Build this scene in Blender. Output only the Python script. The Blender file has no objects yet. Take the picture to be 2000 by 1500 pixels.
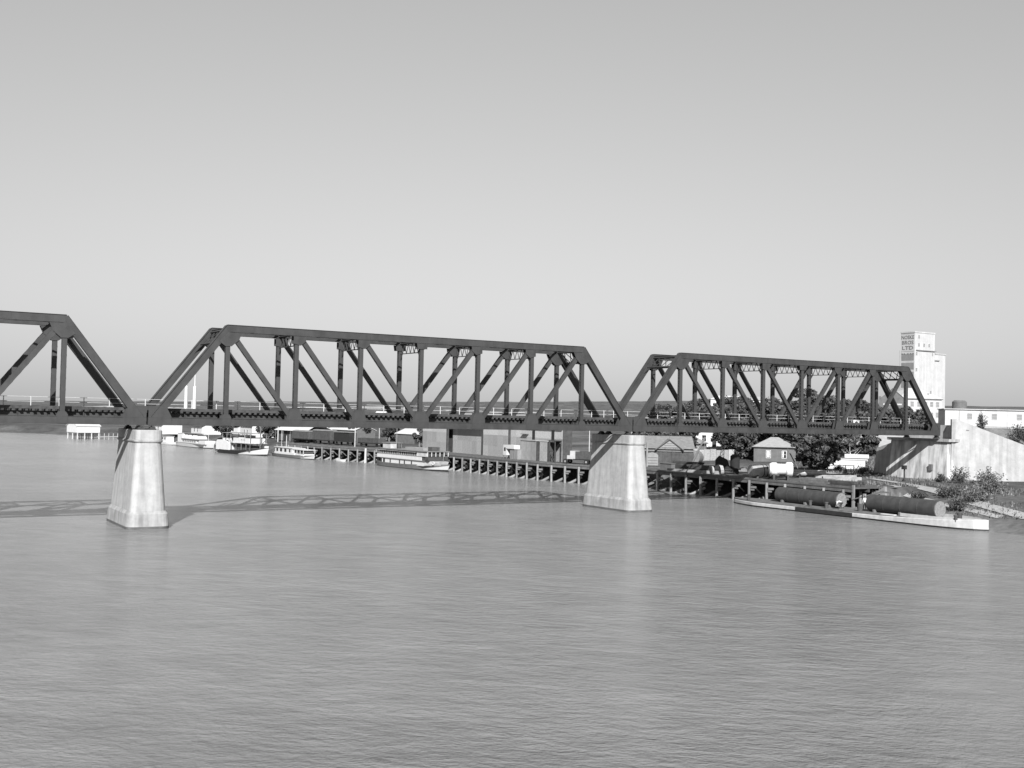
import bpy, math, random
import numpy as np
from mathutils import Vector, Matrix
R = math.radians
random.seed(7)
SC = bpy.context.scene
COL = SC.collection

# ------------------------------------------------------------------ camera, sky, sun, exposure
CAM = (-26.268, -112.975, 1.895)
YAW, PITCH, ROLL = R(31.2543), R(1.5671), R(1.2632)
cam = bpy.data.cameras.new('camera'); co = bpy.data.objects.new('camera', cam); COL.objects.link(co)
_f = Vector((math.sin(YAW)*math.cos(PITCH), math.cos(YAW)*math.cos(PITCH), math.sin(PITCH)))
_r0 = Vector((math.cos(YAW), -math.sin(YAW), 0)); _u0 = _r0.cross(_f)
_r = _r0*math.cos(ROLL) + _u0*math.sin(ROLL); _u = -_r0*math.sin(ROLL) + _u0*math.cos(ROLL)
co.matrix_world = Matrix(((_r.x, _u.x, -_f.x, CAM[0]), (_r.y, _u.y, -_f.y, CAM[1]), (_r.z, _u.z, -_f.z, CAM[2]), (0, 0, 0, 1)))
cam.sensor_width = 36; cam.lens = 2139.41/2000*36; cam.clip_start = .5; cam.clip_end = 20000
SC.camera = co

SUND = Vector((15.2, 28.0, -20.7)).normalized()          # the way the light travels
SUN_EL = math.asin(-SUND.z); SUN_AZ = math.atan2(-SUND.x, -SUND.y)
w = bpy.data.worlds.new('World'); SC.world = w; w.use_nodes = True
nt = w.node_tree; nt.nodes.clear()
sky = nt.nodes.new('ShaderNodeTexSky'); sky.sky_type = 'NISHITA'; sky.sun_disc = False
sky.sun_elevation = SUN_EL; sky.sun_rotation = SUN_AZ; sky.air_density = 4.0; sky.dust_density = .1; sky.ozone_density = 1.0
# monochrome plate: weigh the colours of the sky like the emulsion
dot = nt.nodes.new('ShaderNodeVectorMath'); dot.operation = 'DOT_PRODUCT'; dot.inputs[1].default_value = (.55, 0, .45)
nt.links.new(sky.outputs[0], dot.inputs[0])
bg = nt.nodes.new('ShaderNodeBackground'); bg.inputs['Strength'].default_value = .062
wo = nt.nodes.new('ShaderNodeOutputWorld')
nt.links.new(dot.outputs['Value'], bg.inputs[0]); nt.links.new(bg.outputs[0], wo.inputs[0])
sl = bpy.data.lights.new('sun', 'SUN'); sl.energy = 5.0; sl.angle = R(.5); sl.color = (1, 1, 1)
so = bpy.data.objects.new('sun', sl); COL.objects.link(so); so.rotation_euler = SUND.to_track_quat('-Z', 'Y').to_euler()
so.location = (-80, -150, 120)
vs = SC.view_settings; vs.view_transform = 'Standard'; vs.look = 'None'; vs.gamma = 1; vs.exposure = .8; vs.use_curve_mapping = False

# ------------------------------------------------------------------ materials (all grey: the place as seen in monochrome)
MATS = {}
def mat(name, g, rough=.7, var=.25, scale=1.5, stretch=(1, 1, 1), bump=.0, bscale=8, rnd=0., metal=0., spec=.3, streak=0., island=0.):
    m = bpy.data.materials.new(name); m.use_nodes = True; t = m.node_tree; b = t.nodes['Principled BSDF']
    b.inputs['Roughness'].default_value = rough; b.inputs['Metallic'].default_value = metal
    b.inputs['Specular IOR Level'].default_value = spec
    L = t.links.new; N = t.nodes.new
    tc = N('ShaderNodeTexCoord'); mp = N('ShaderNodeMapping'); mp.inputs['Scale'].default_value = stretch
    L(tc.outputs['Object'], mp.inputs[0])
    nz = N('ShaderNodeTexNoise'); nz.inputs['Scale'].default_value = scale; nz.inputs['Detail'].default_value = 6; nz.inputs['Roughness'].default_value = .62
    L(mp.outputs[0], nz.inputs['Vector'])
    mr = N('ShaderNodeMapRange'); mr.inputs['From Min'].default_value = .3; mr.inputs['From Max'].default_value = .7
    mr.inputs['To Min'].default_value = g*(1-var); mr.inputs['To Max'].default_value = g*(1+var)
    L(nz.outputs[0], mr.inputs[0]); val = mr.outputs[0]
    def mul(a, bnode):
        mm = N('ShaderNodeMath'); mm.operation = 'MULTIPLY'; L(a, mm.inputs[0]); L(bnode, mm.inputs[1]); return mm.outputs[0]
    if streak:
        mp2 = N('ShaderNodeMapping'); mp2.inputs['Scale'].default_value = (1.5, 1.5, .07); L(tc.outputs['Object'], mp2.inputs[0])
        n2 = N('ShaderNodeTexNoise'); n2.inputs['Scale'].default_value = 1.0; n2.inputs['Detail'].default_value = 4; L(mp2.outputs[0], n2.inputs['Vector'])
        r2 = N('ShaderNodeMapRange'); r2.inputs['From Min'].default_value = .42; r2.inputs['From Max'].default_value = .62
        r2.inputs['To Min'].default_value = 1.0; r2.inputs['To Max'].default_value = 1-streak; L(n2.outputs[0], r2.inputs[0]); val = mul(val, r2.outputs[0])
    if rnd or island:
        if island:
            gi = N('ShaderNodeNewGeometry'); src = gi.outputs['Random Per Island']; rr = island
        else:
            gi = N('ShaderNodeObjectInfo'); src = gi.outputs['Random']; rr = rnd
        r3 = N('ShaderNodeMapRange'); r3.inputs['To Min'].default_value = 1-rr; r3.inputs['To Max'].default_value = 1+rr; L(src, r3.inputs[0]); val = mul(val, r3.outputs[0])
    L(val, b.inputs['Base Color'])
    if bump:
        n4 = N('ShaderNodeTexNoise'); n4.inputs['Scale'].default_value = bscale; n4.inputs['Detail'].default_value = 5; L(mp.outputs[0], n4.inputs['Vector'])
        bp = N('ShaderNodeBump'); bp.inputs['Strength'].default_value = bump; bp.inputs['Distance'].default_value = .05
        L(n4.outputs[0], bp.inputs['Height']); L(bp.outputs[0], b.inputs['Normal'])
    MATS[name] = m
    return m
mat('steel', .043, .55, .22, .7, bump=.2, bscale=14, streak=.12)
mat('steel_dark', .05, .7, .3, 1.2)
mat('sleeper', .05, .9, .4, 2)
mat('rail', .12, .4, .2, 3, metal=.4)
mat('rail_paint', .45, .6, .1, 3)
mat('concrete', .33, .9, .13, 1.1, bump=.4, bscale=5, streak=.2)
mat('concrete_stain', .48, .9, .14, .9, bump=.4, bscale=5, streak=.5)
mat('concrete_base', .30, .9, .22, .8, bump=.4, bscale=4, streak=.25)
mat('tide', .09, .9, .3, 1.5)
mat('pile', .19, .9, .3, 1.2, (1, 1, .3), bump=.5, bscale=6, rnd=.3)
mat('timber', .12, .9, .35, 1.2, (1, 1, 1), bump=.4, bscale=6, rnd=.15)
mat('timber_dark', .05, .9, .35, 1.5, rnd=.2)
mat('deck', .08, .9, .3, 2.0, (1, .2, 1))
mat('white', .50, .6, .07, 1.2, rnd=.04)
mat('mill_white', .41, .8, .1, .5, streak=.1)
mat('white_old', .40, .75, .16, 1.1, rnd=.08, streak=.12)
mat('hull_grey', .15, .6, .18, 1.2)
mat('hull_black', .025, .5, .3, 1.5)
mat('boat_grey', .22, .7, .15, 1.5, rnd=.1)
mat('glass', .02, .12, .1, 1, spec=.5)
mat('dark', .02, .9, .2, 1)
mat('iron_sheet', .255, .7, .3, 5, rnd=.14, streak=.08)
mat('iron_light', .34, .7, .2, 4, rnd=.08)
mat('iron_roof', .26, .6, .14, 1.5, rnd=.06)
mat('roof_grey', .16, .8, .2, 1.5)
mat('roof_white', .48, .6, .08, 1)
mat('wall_grey', .11, .9, .2, 1.2, bump=.3)
mat('brick', .13, .9, .2, 1.5)
mat('wagon', .06, .8, .3, 2, rnd=.15)
mat('tank_dark', .05, .55, .2, 1.6, streak=.15)
mat('tank_end', .17, .8, .4, 5)
mat('tank_white', .62, .5, .04, 1.5)
mat('tank_pale', .32, .45, .15, 1.5, metal=.2)
mat('bark', .16, .9, .3, 3)
mat('bark_pale', .4, .9, .25, 3)
mat('leaf', .05, .7, .35, .6, island=.5)
mat('leaf_mid', .07, .7, .35, .6, island=.5)
mat('leaf_pale', .11, .7, .35, .6, island=.5)
mat('skin', .35, .6, .05, 5)
mat('hair', .03, .7, .1, 5)
mat('shirt', .65, .8, .06, 6)
mat('shirt_grey', .5, .8, .1, 6)
mat('trousers', .05, .9, .2, 6)
mat('rope', .34, .9, .2, 6)
mat('path', .29, 1, .18, .5)
mat('embank', .13, 1, .5, .35, bump=.5, bscale=2)
mat('print', .13, .8, .15, 1)
mat('silo_band', .19, .7, .1, .8)
mat('blind', .5, .7, .1, 3)

# water: muddy, rippled
m = bpy.data.materials.new('water'); m.use_nodes = True; t = m.node_tree; b = t.nodes['Principled BSDF']; MATS['water'] = m
L = t.links.new; N = t.nodes.new
b.inputs['Roughness'].default_value = .17; b.inputs['IOR'].default_value = 1.33
geo = N('ShaderNodeNewGeometry')
def wn(scale, st, det, rot=.35):
    m0 = N('ShaderNodeMapping'); m0.inputs['Rotation'].default_value = (0, 0, R(26)+rot*.5); L(geo.outputs['Position'], m0.inputs[0])
    mp = N('ShaderNodeMapping'); mp.inputs['Scale'].default_value = st; L(m0.outputs[0], mp.inputs[0])
    n = N('ShaderNodeTexNoise'); n.inputs['Scale'].default_value = scale; n.inputs['Detail'].default_value = det; n.inputs['Roughness'].default_value = .6; L(mp.outputs[0], n.inputs['Vector']); return n.outputs[0]
a1 = wn(1.7, (.75, 1.3, 1), 6, .5); a2 = wn(4.8, (.8, 1.2, 1), 4, -.5); a4 = wn(.02, (.6, 2.6, 1), 4, .15); a5 = wn(.55, (.7, 1.3, 1), 5, .6); a6 = wn(.012, (1, 1.3, 1), 3, -.3); a7 = wn(.55, (.55, 1.4, 1), 8, .4); a3 = wn(.045, (1, 1.6, 1), 3, .5)
ad = N('ShaderNodeMath'); ad.operation = 'MULTIPLY_ADD'; L(a2, ad.inputs[0]); ad.inputs[1].default_value = .35; L(a1, ad.inputs[2])
ad2 = N('ShaderNodeMath'); ad2.operation = 'MULTIPLY_ADD'; L(a5, ad2.inputs[0]); ad2.inputs[1].default_value = 1.1; L(ad.outputs[0], ad2.inputs[2])
bp = N('ShaderNodeBump'); bp.inputs['Strength'].default_value = 1.0; bp.inputs['Distance'].default_value = .34; wp = N('ShaderNodeMapRange'); wp.inputs['From Min'].default_value = .35; wp.inputs['From Max'].default_value = .65; wp.inputs['To Min'].default_value = .45; wp.inputs['To Max'].default_value = 1.0; L(a4, wp.inputs[0]); L(wp.outputs[0], bp.inputs['Strength']); L(ad2.outputs[0], bp.inputs['Height']); L(bp.outputs[0], b.inputs['Normal'])
mr = N('ShaderNodeMapRange'); mr.inputs['From Min'].default_value = .3; mr.inputs['From Max'].default_value = .7; mr.inputs['To Min'].default_value = .145; mr.inputs['To Max'].default_value = .215
av = N('ShaderNodeMath'); av.operation = 'MULTIPLY_ADD'; L(a6, av.inputs[0]); av.inputs[1].default_value = .6; hv = N('ShaderNodeMath'); hv.operation = 'MULTIPLY'; L(a3, hv.inputs[0]); hv.inputs[1].default_value = .4; L(hv.outputs[0], av.inputs[2]); L(av.outputs[0], mr.inputs[0]); sm = N('ShaderNodeMapRange'); sm.inputs['From Min'].default_value = .3; sm.inputs['From Max'].default_value = .7; sm.inputs['To Min'].default_value = .84; sm.inputs['To Max'].default_value = 1.14; L(a7, sm.inputs[0]); sx_ = N('ShaderNodeMath'); sx_.operation = 'MULTIPLY'; L(mr.outputs[0], sx_.inputs[0]); L(sm.outputs[0], sx_.inputs[1]); L(sx_.outputs[0], b.inputs['Base Color'])

# ground: dry grass and bare earth
m = bpy.data.materials.new('ground'); m.use_nodes = True; t = m.node_tree; b = t.nodes['Principled BSDF']; MATS['ground'] = m
b.inputs['Roughness'].default_value = 1; b.inputs['Specular IOR Level'].default_value = .1
L = t.links.new; N = t.nodes.new
geo = N('ShaderNodeNewGeometry')
n1 = wn(.06, (1, 1, 1), 8); n2 = wn(1.2, (1, 1, 1), 5); n3 = wn(.0042, (1, 3.2, 1), 4, -.5)
r1 = N('ShaderNodeMapRange'); r1.inputs['From Min'].default_value = .40; r1.inputs['From Max'].default_value = .66; r1.inputs['To Min'].default_value = .06; r1.inputs['To Max'].default_value = .14; L(n1, r1.inputs[0])
r2 = N('ShaderNodeMapRange'); r2.inputs['From Min'].default_value = .3; r2.inputs['From Max'].default_value = .7; r2.inputs['To Min'].default_value = .7; r2.inputs['To Max'].default_value = 1.25; L(n2, r2.inputs[0])
r3 = N('ShaderNodeMapRange'); r3.inputs['From Min'].default_value = .3; r3.inputs['From Max'].default_value = .75; r3.inputs['To Min'].default_value = .75; r3.inputs['To Max'].default_value = 1.25; L(n3, r3.inputs[0])
q1 = N('ShaderNodeMath'); q1.operation = 'MULTIPLY'; L(r1.outputs[0], q1.inputs[0]); L(r2.outputs[0], q1.inputs[1])
q2 = N('ShaderNodeMath'); q2.operation = 'MULTIPLY'; L(q1.outputs[0], q2.inputs[0]); L(r3.outputs[0], q2.inputs[1])
L(q2.outputs[0], b.inputs['Base Color'])

# ------------------------------------------------------------------ mesh helpers
def V(*a): return Vector(a)
class MB:
    def __init__(s): s.v = []; s.f = []; s.sm = False
    def add(s, vs, fs):
        o = len(s.v); s.v += [tuple(q) for q in vs]; s.f += [tuple(i+o for i in f) for f in fs]; return s
    def frame(s, c, a, b_, d):       # box: centre, three half vectors
        c, a, b_, d = map(Vector, (c, a, b_, d))
        vs = [c-a-b_-d, c+a-b_-d, c+a+b_-d, c-a+b_-d, c-a-b_+d, c+a-b_+d, c+a+b_+d, c-a+b_+d]
        return s.add(vs, [(0, 3, 2, 1), (4, 5, 6, 7), (0, 1, 5, 4), (1, 2, 6, 5), (2, 3, 7, 6), (3, 0, 4, 7)])
    def box(s, x0, x1, y0, y1, z0, z1):
        return s.frame(((x0+x1)/2, (y0+y1)/2, (z0+z1)/2), ((x1-x0)/2, 0, 0), (0, (y1-y0)/2, 0), (0, 0, (z1-z0)/2))
    def beam(s, p0, p1, wd, th, side=(0, 1, 0)):     # wd across (normal), th along side
        p0, p1, sd = Vector(p0), Vector(p1), Vector(side); d = p1-p0; u = d.normalized(); n = u.cross(sd)
        if n.length < 1e-4: n = u.cross(Vector((1, 0, 0)))
        n.normalize(); sd = n.cross(u)
        return s.frame((p0+p1)/2, d/2, n*wd/2, sd*th/2)
    def tube(s, p0, p1, r0, r1=None, n=8, caps=True):
        r1 = r0 if r1 is None else r1; p0, p1 = Vector(p0), Vector(p1); d = (p1-p0).normalized()
        a = d.orthogonal().normalized(); c = d.cross(a); o = len(s.v)
        for p, r in ((p0, r0), (p1, r1)):
            for k in range(n):
                q = p+(a*math.cos(2*math.pi*k/n)+c*math.sin(2*math.pi*k/n))*r; s.v.append(tuple(q))
        for k in range(n): s.f.append((o+k, o+(k+1) % n, o+n+(k+1) % n, o+n+k))
        if caps: s.f.append(tuple(o+k for k in range(n-1, -1, -1))); s.f.append(tuple(o+n+k for k in range(n)))
        return s
    def prism(s, poly, d):          # polygon (3d points) extruded by d
        n = len(poly); d = Vector(d); a = [Vector(q) for q in poly]; bq = [q+d for q in a]
        return s.add(a+bq, [tuple(range(n-1, -1, -1)), tuple(range(n, 2*n))]+[(k, (k+1) % n, n+(k+1) % n, n+k) for k in range(n)])
    def loft(s, rings, closed=True, caps=True):
        n = len(rings[0]); o = len(s.v)
        for r in rings: s.v += [tuple(q) for q in r]
        for i in range(len(rings)-1):
            for k in range(n if closed else n-1):
                s.f.append((o+i*n+k, o+i*n+(k+1) % n, o+(i+1)*n+(k+1) % n, o+(i+1)*n+k))
        if caps: s.f.append(tuple(o+k for k in range(n-1, -1, -1))); s.f.append(tuple(o+(len(rings)-1)*n+k for k in range(n)))
        return s
    def lathe(s, p0, axis, prof, n=20):     # prof: (distance along axis, radius)
        p0 = Vector(p0); d = Vector(axis).normalized(); a = d.orthogonal().normalized(); c = d.cross(a)
        return s.loft([[p0+d*h+(a*math.cos(2*math.pi*k/n)+c*math.sin(2*math.pi*k/n))*r for k in range(n)] for h, r in prof])
    def mesh(s, name, material, smooth=False):
        me = bpy.data.meshes.new(name); me.from_pydata(s.v, [], s.f); me.update()
        me.materials.append(MATS[material])
        if smooth: me.polygons.foreach_set('use_smooth', [True]*len(me.polygons))
        return me
    def build(s, name, material, parent=None, smooth=False, label=None, kind=None):
        return link(name, s.mesh(name, material, smooth), parent, label, kind)
def link(name, me, parent=None, label=None, kind=None, loc=None, rot=None):
    o = bpy.data.objects.new(name, me); COL.objects.link(o)
    if parent: o.parent = parent
    if label: o['label'] = label
    if kind: o['kind'] = kind
    if loc is not None: o.location = loc
    if rot is not None: o.rotation_euler = rot
    return o
def thing(name, label, cat, loc=(0, 0, 0), rz=0, group=None):
    o = bpy.data.objects.new(name, None); COL.objects.link(o); o.empty_display_size = .5
    o.location = loc; o.rotation_euler = (0, 0, rz); o['label'] = label; o['category'] = cat
    if group: o['group'] = group
    return o
def tag(o, label, cat, group=None):
    o['label'] = label; o['category'] = cat
    if group: o['group'] = group
    return o
def copy_tree(o, parent=None):
    c = o.copy(); COL.objects.link(c); c.parent = parent
    for ch in list(o.children): copy_tree(ch, c)
    return c
def B(x0, x1, y0, y1, z0, z1): return MB().box(x0, x1, y0, y1, z0, z1)

# ------------------------------------------------------------------ terrain
ZW = -10.2; ZL = -7.05
SH = [(-900, 60), (-300, 68), (-120, 74), (-60, 81), (-40, 84.5), (-20, 88), (-11, 91), (-4, 95), (36, 95), (46, 91), (57, 88), (90, 88), (121, 83), (142, 78.5), (165, 75), (200, 70.5), (235, 68.5), (262, 65), (320, 57.5), (370, 40), (430, -20), (520, -160), (700, -420), (5000, -3000)]
_sy = np.array([q[0] for q in SH], float); _sx = np.array([q[1] for q in SH], float)
def sst(a, b_, x):
    t_ = np.clip((x-a)/(b_-a), 0, 1); return t_*t_*(3-2*t_)
def hnoise(x, y):
    return (np.sin(x*.031+1.3*np.sin(y*.023))*np.sin(y*.037+1.1*np.sin(x*.019))+.5*np.sin(x*.11+y*.07)*np.sin(y*.13-x*.05))
def terr(X, Y):
    X = np.asarray(X, float); Y = np.asarray(Y, float)
    s = X-np.interp(Y, _sy, _sx)
    s = np.where(Y > 320, s*.45, s)
    wdt = np.where(Y < -12, 12., np.where(Y < 40, 3.5, np.where(Y < 150, 3., 6.)))
    z = -13+(13+ZL)*0
    z = ZW-2.2*sst(0, 6, -s)+(ZL-ZW)*np.clip(s/wdt, 0, 1)**.8
    dx, dy = X-CAM[0], Y-CAM[1]; d = np.hypot(dx, dy); brg = np.degrees(np.arctan2(dx, dy))
    land = sst(15, 60, s)
    far = np.interp(brg, [0, 10, 31, 40, 90], [6, 10, 34, 46, 46])
    hill = land*(.5*sst(250, 700, d)+(far+6.5)*sst(1100, 3000, d))
    town = land*sst(35.5, 43, brg)*sst(-70, 10, Y)
    th = 9*sst(170, 360, d)+7*sst(360, 600, d)
    z = z+np.where(s > 0, np.maximum(hill, town*th), 0)
    z = z+land*.25*hnoise(X, Y)*np.clip(d/300, .3, 3)
    # far bank on the left of the river, behind and beside the camera
    s2 = (-150-.2*np.clip(Y, -400, 0))-X+np.where(Y > 150, -(Y-150)*1.6, 0)
    z = np.where(s2 > 0, np.maximum(z, ZW+4*sst(0, 15, s2)+5*sst(40, 300, s2)), z)
    return z
def tz(x, y): return float(terr(x, y))
ang = list(np.arange(2, 64, .3))+list(np.arange(64, 362, 4.))
rad = list(np.arange(20, 90, 10.))+list(np.arange(90, 300, 1.6))+list(np.geomspace(300, 14000, 90))
A, RR = np.meshgrid(np.radians(ang), rad)
GX = CAM[0]+np.sin(A)*RR; GY = CAM[1]+np.cos(A)*RR; GZ = terr(GX, GY)
na = len(ang); nr = len(rad)
verts = np.stack([GX.ravel(), GY.ravel(), GZ.ravel()], 1)
faces = []
for i in range(nr-1):
    for k in range(na):
        a0 = i*na+k; a1 = i*na+(k+1) % na
        faces.append((a0, a0+na, a1+na, a1))
me = bpy.data.meshes.new('ground'); me.from_pydata(verts.tolist(), [], faces); me.update(); me.materials.append(MATS['ground'])
me.polygons.foreach_set('use_smooth', [True]*len(me.polygons))
link('ground', me, kind='structure')
wm = MB(); wm.add([(-14000, -14000, ZW), (14000, -14000, ZW), (14000, 14000, ZW), (-14000, 14000, ZW)], [(0, 1, 2, 3)])
wm.build('river', 'water', kind='structure')

# ------------------------------------------------------------------ the truss bridge
P = 7.5; SP = 60.951; W = 5.713; HT = 10.54; CD = .75; TC = HT-CD/2; BC = CD/2; YT = .56
def laced(p0, p1, wd, th, pitch=.55):
    mb = MB(); p0, p1 = Vector(p0), Vector(p1); d = p1-p0; Ln = d.length; u = d/Ln; s = Vector((0, 1, 0)); n = u.cross(s)
    for sg in (-1, 1):
        mb.frame((p0+p1)/2+s*sg*(th/2-.02), d/2, n*wd/2, s*.02)
        for ng in (-1, 1): mb.frame((p0+p1)/2+s*sg*(th/2-.09)+n*ng*(wd/2-.012), d/2, n*.012, s*.07)
    k = 0; t_ = .6; h = th/2-.06
    while t_+pitch < Ln-.6:
        sg = 1 if k % 2 else -1
        for ng in (-1, 1):
            a = p0+u*t_-s*h*sg*ng+n*ng*(wd/2+.008); b_ = p0+u*(t_+pitch)+s*h*sg*ng+n*ng*(wd/2+.008)
            mb.beam(a, b_, .07, .02, side=n)
        t_ += pitch; k += 1
    return mb
def make_span():
    sp = thing('truss_span', 'x', 'bridge span')
    bot = lambda k: Vector((k*P, 0, BC)); top = lambda k: Vector((k*P, 0, TC))
    vmesh = laced((0, 0, .5), (0, 0, TC-.3), .46, YT-.1).mesh('vertical', 'steel')
    dL = {}
    for sgn in (1, -1):
        mb = laced((0, 0, TC), (sgn*P, 0, BC), .5, YT-.14); dL[sgn] = mb.mesh('diagonal', 'steel')
    # chords
    cm = MB(); cm.box(P, 7*P, -YT/2, YT/2, HT-CD, HT); cm.box(P-.1, 7*P+.1, -YT/2-.06, YT/2+.06, HT-.03, HT+.012)
    for sg in (-1, 1): cm.box(P+.6, 7*P-.6, sg*(YT/2+.03)-.03, sg*(YT/2+.03)+.03, HT-CD-.012, HT-CD+.05)
    for k in range(1, 7):                     # splice plates
        cm.box(k*P+1.9, k*P+2.7, -YT/2-.014, YT/2+.014, HT-CD+.09, HT-.1)
    cm = cm.mesh('top_chord', 'steel')
    bm_ = MB(); bm_.box(-.4, 8*P+.4, -YT/2, YT/2, 0, CD)
    for sg in (-1, 1): bm_.box(-.35, 8*P+.35, sg*(YT/2+.03)-.03, sg*(YT/2+.03)+.03, -.012, .03); bm_.box(-.35, 8*P+.35, sg*(YT/2+.02)-.02, sg*(YT/2+.02)+.02, CD-.03, CD+.012)
    for k in range(0, 8): bm_.box(k*P+2.6, k*P+4.2, -YT/2-.014, YT/2+.014, .09, CD-.09)
    bm_ = bm_.mesh('bottom_chord', 'steel')
    em = {}
    for sgn in (1, -1):
        mb = MB(); u = (Vector((sgn*P, 0, TC))-Vector((0, 0, BC))).normalized(); n = Vector((-u.z, 0, u.x)) if sgn > 0 else Vector((u.z, 0, -u.x))
        p0 = Vector((0, 0, BC))+u*.3; p1 = Vector((sgn*P, 0, TC))+u*.0
        mb.beam(p0, p1, CD, YT-.012)
        mb.beam(p0+n*(CD/2), p1+n*(CD/2)+u*.1, .03, YT+.13)
        # rounded hip corner
        mb.prism([Vector((sgn*P, -YT/2+.002, TC-CD/2)), Vector((sgn*P, -YT/2+.002, HT-.002)), Vector((sgn*P, -YT/2+.002, TC))+n*(CD/2)][::sgn], (0, YT-.004, 0))
        em[sgn] = mb.mesh('end_post', 'steel')
    def gus(poly):
        return MB().prism([(x, 0, z) for x, z in poly], (0, .022, 0))
    def lg(key, k, y):
        for yo in (-YT/2-.028, YT/2+.006): link('gusset_plate', G[key], sp, loc=(k*P, y+yo, 0))
    mir = lambda poly: [(-x, z) for x, z in poly][::-1]
    gb = [(-1.0, .06), (.75, .06), (.75, .85), (.42, 1.95), (-.5, 1.95), (-1.0, 1.15)]
    gbm = [(-1.05, .06), (1.05, .06), (1.05, 1.15), (.5, 1.95), (-.5, 1.95), (-1.05, 1.15)]
    gbh = [(-.5, .06), (.5, .06), (.5, .9), (.3, 1.2), (-.3, 1.2), (-.5, .9)]
    ge = [(-.38, .02), (1.9, .02), (1.9, .85), (1.35, 1.9), (-.38, 1.9)]
    gt = [(-.42, 8.95), (.4, 8.75), (.95, 9.2), (1.05, 9.75), (-.42, 9.75)]
    gtm = [(-.6, 9.1), (.6, 9.1), (.7, 9.75), (-.7, 9.75)]
    gh = [(-.95, 8.75), (-.3, 8.3), (.35, 8.3), (1.1, 8.95), (1.45, 9.75), (-.1, 9.75)]
    G = {n_: gus(pl).mesh('gusset_plate', 'steel') for n_, pl in (('b+', gb), ('b-', mir(gb)), ('bm', gbm), ('bh', gbh), ('e+', ge), ('e-', mir(ge)), ('t+', gt), ('t-', mir(gt)), ('tm', gtm), ('h+', gh), ('h-', mir(gh)))}
    for y in (0, W):
        link('top_chord', cm, sp, loc=(0, y, 0)); link('bottom_chord', bm_, sp, loc=(0, y, 0))
        link('end_post', em[1], sp, loc=(0, y, 0)); link('end_post', em[-1], sp, loc=(8*P, y, 0))
        for k in range(1, 8):
            link('vertical', vmesh, sp, loc=(k*P, y, 0))
            if k < 4: link('diagonal', dL[1], sp, loc=(k*P, y, 0))
            if k > 4: link('diagonal', dL[-1], sp, loc=(k*P, y, 0))
            lg('h+' if k == 1 else 'h-' if k == 7 else 't+' if k < 4 else 't-' if k > 4 else 'tm', k, y)
            lg('bh' if k in (1, 7) else 'bm' if k == 4 else 'b+' if k < 4 else 'b-', k, y)
        lg('e+', 0, y); lg('e-', 8, y)
    # floor beams, stringers, bottom laterals
    fb = MB(); fb.box(-.02, .02, YT/2, W-YT/2, .14, 1.2); fb.box(-.18, .18, YT/2+.03, W-YT/2-.03, 1.2, 1.235); fb.box(-.18, .18, YT/2+.03, W-YT/2-.03, .105, .14)
    for yy in np.linspace(.7, W-.7, 6): fb.box(-.14, .14, yy-.012, yy+.012, .14, 1.2)
    fb = fb.mesh('floor_beam', 'steel')
    for k in range(9): link('floor_beam', fb, sp, loc=(k*P+(.0 if 0 < k < 8 else (.12 if k == 0 else -.12)), 0, 0))
    stm = MB(); stm.box(.3, P-.3, -.012, .012, .3, 1.18); stm.box(.2, P-.2, -.14, .14, 1.18, 1.21); stm.box(.2, P-.2, -.14, .14, .27, .3)
    for xx in (1.1, 2.3, 3.75, 5.2, 6.4): stm.box(xx-.05, xx+.05, -.1, .1, .3, 1.18)
    stm = stm.mesh('stringer', 'steel')
    for k in range(8):
        for y in (W/2-.95, W/2+.95): link('stringer', stm, sp, loc=(k*P, y, 0))
    bl = MB()
    for k in range(8):
        bl.beam((k*P+.4, .3, .2), ((k+1)*P-.4, W-.3, .2), .14, .1, side=(0, 0, 1)); bl.beam((k*P+.4, W-.3, .31), ((k+1)*P-.4, .3, .31), .14, .1, side=(0, 0, 1))
    bl.build('bottom_lateral_bracing', 'steel', sp)
    sl_ = MB(); x = -.25; rs = random.Random(3)
    while x < 8*P+.3:
        yo = rs.uniform(-.06, .06); sl_.box(x-.12, x+.12, W/2-1.45+yo, W/2+1.45+yo, 1.21, 1.4); x += .6
    sl_.build('sleepers', 'sleeper', sp, kind='stuff')
    rl = MB()
    rl.box(-.4, 8*P+.4, -.035, .035, 1.49, 1.53); rl.box(-.4, 8*P+.4, -.012, .012, 1.4, 1.49); rl.box(-.4, 8*P+.4, -.07, .07, 1.4, 1.415)
    rl = rl.mesh('running_rail', 'rail')
    for y in (W/2-.8, W/2+.8): link('running_rail', rl, sp, loc=(0, y, 0))
    gr = B(-.4, 8*P+.4, -.1, .1, 1.4, 1.7).mesh('guard_timber', 'sleeper')
    for y in (W/2-1.33, W/2+1.33): link('guard_timber', gr, sp, loc=(0, y, 0))
    # walkway with white hand rail on the far side
    MB().box(-.4, 8*P+.4, W/2+1.5, W/2+2.45, 1.41, 1.46).build('walkway', 'sleeper', sp)
    pm = MB().tube((0, 0, 1.3), (0, 0, 2.62), .05, n=6).mesh('handrail_post', 'rail_paint')
    ps = []
    for k in range(8):
        ps += [k*P+.55, k*P+2.9, k*P+5.4]
    ps += [8*P-.1]
    for x in ps: link('handrail_post', pm, sp, loc=(x, W/2+2.42, 0))
    for z in (2.1, 2.58):
        MB().tube((-.3, W/2+2.42, z), (8*P+.3, W/2+2.42, z), .022, n=5).build('handrail', 'rail_paint', sp)
    # top struts, laterals, sway frames
    st = MB(); st.box(-.16, .16, YT/2, W-YT/2, HT-.32, HT-.3); st.box(-.16, .16, YT/2, W-YT/2, HT-.62, HT-.6); st.box(-.01, .01, YT/2, W-YT/2, HT-.6, HT-.32)
    st = st.mesh('top_strut', 'steel_dark')
    sw = MB(); zb = HT-CD-1.05; zt = HT-CD+.1
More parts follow.
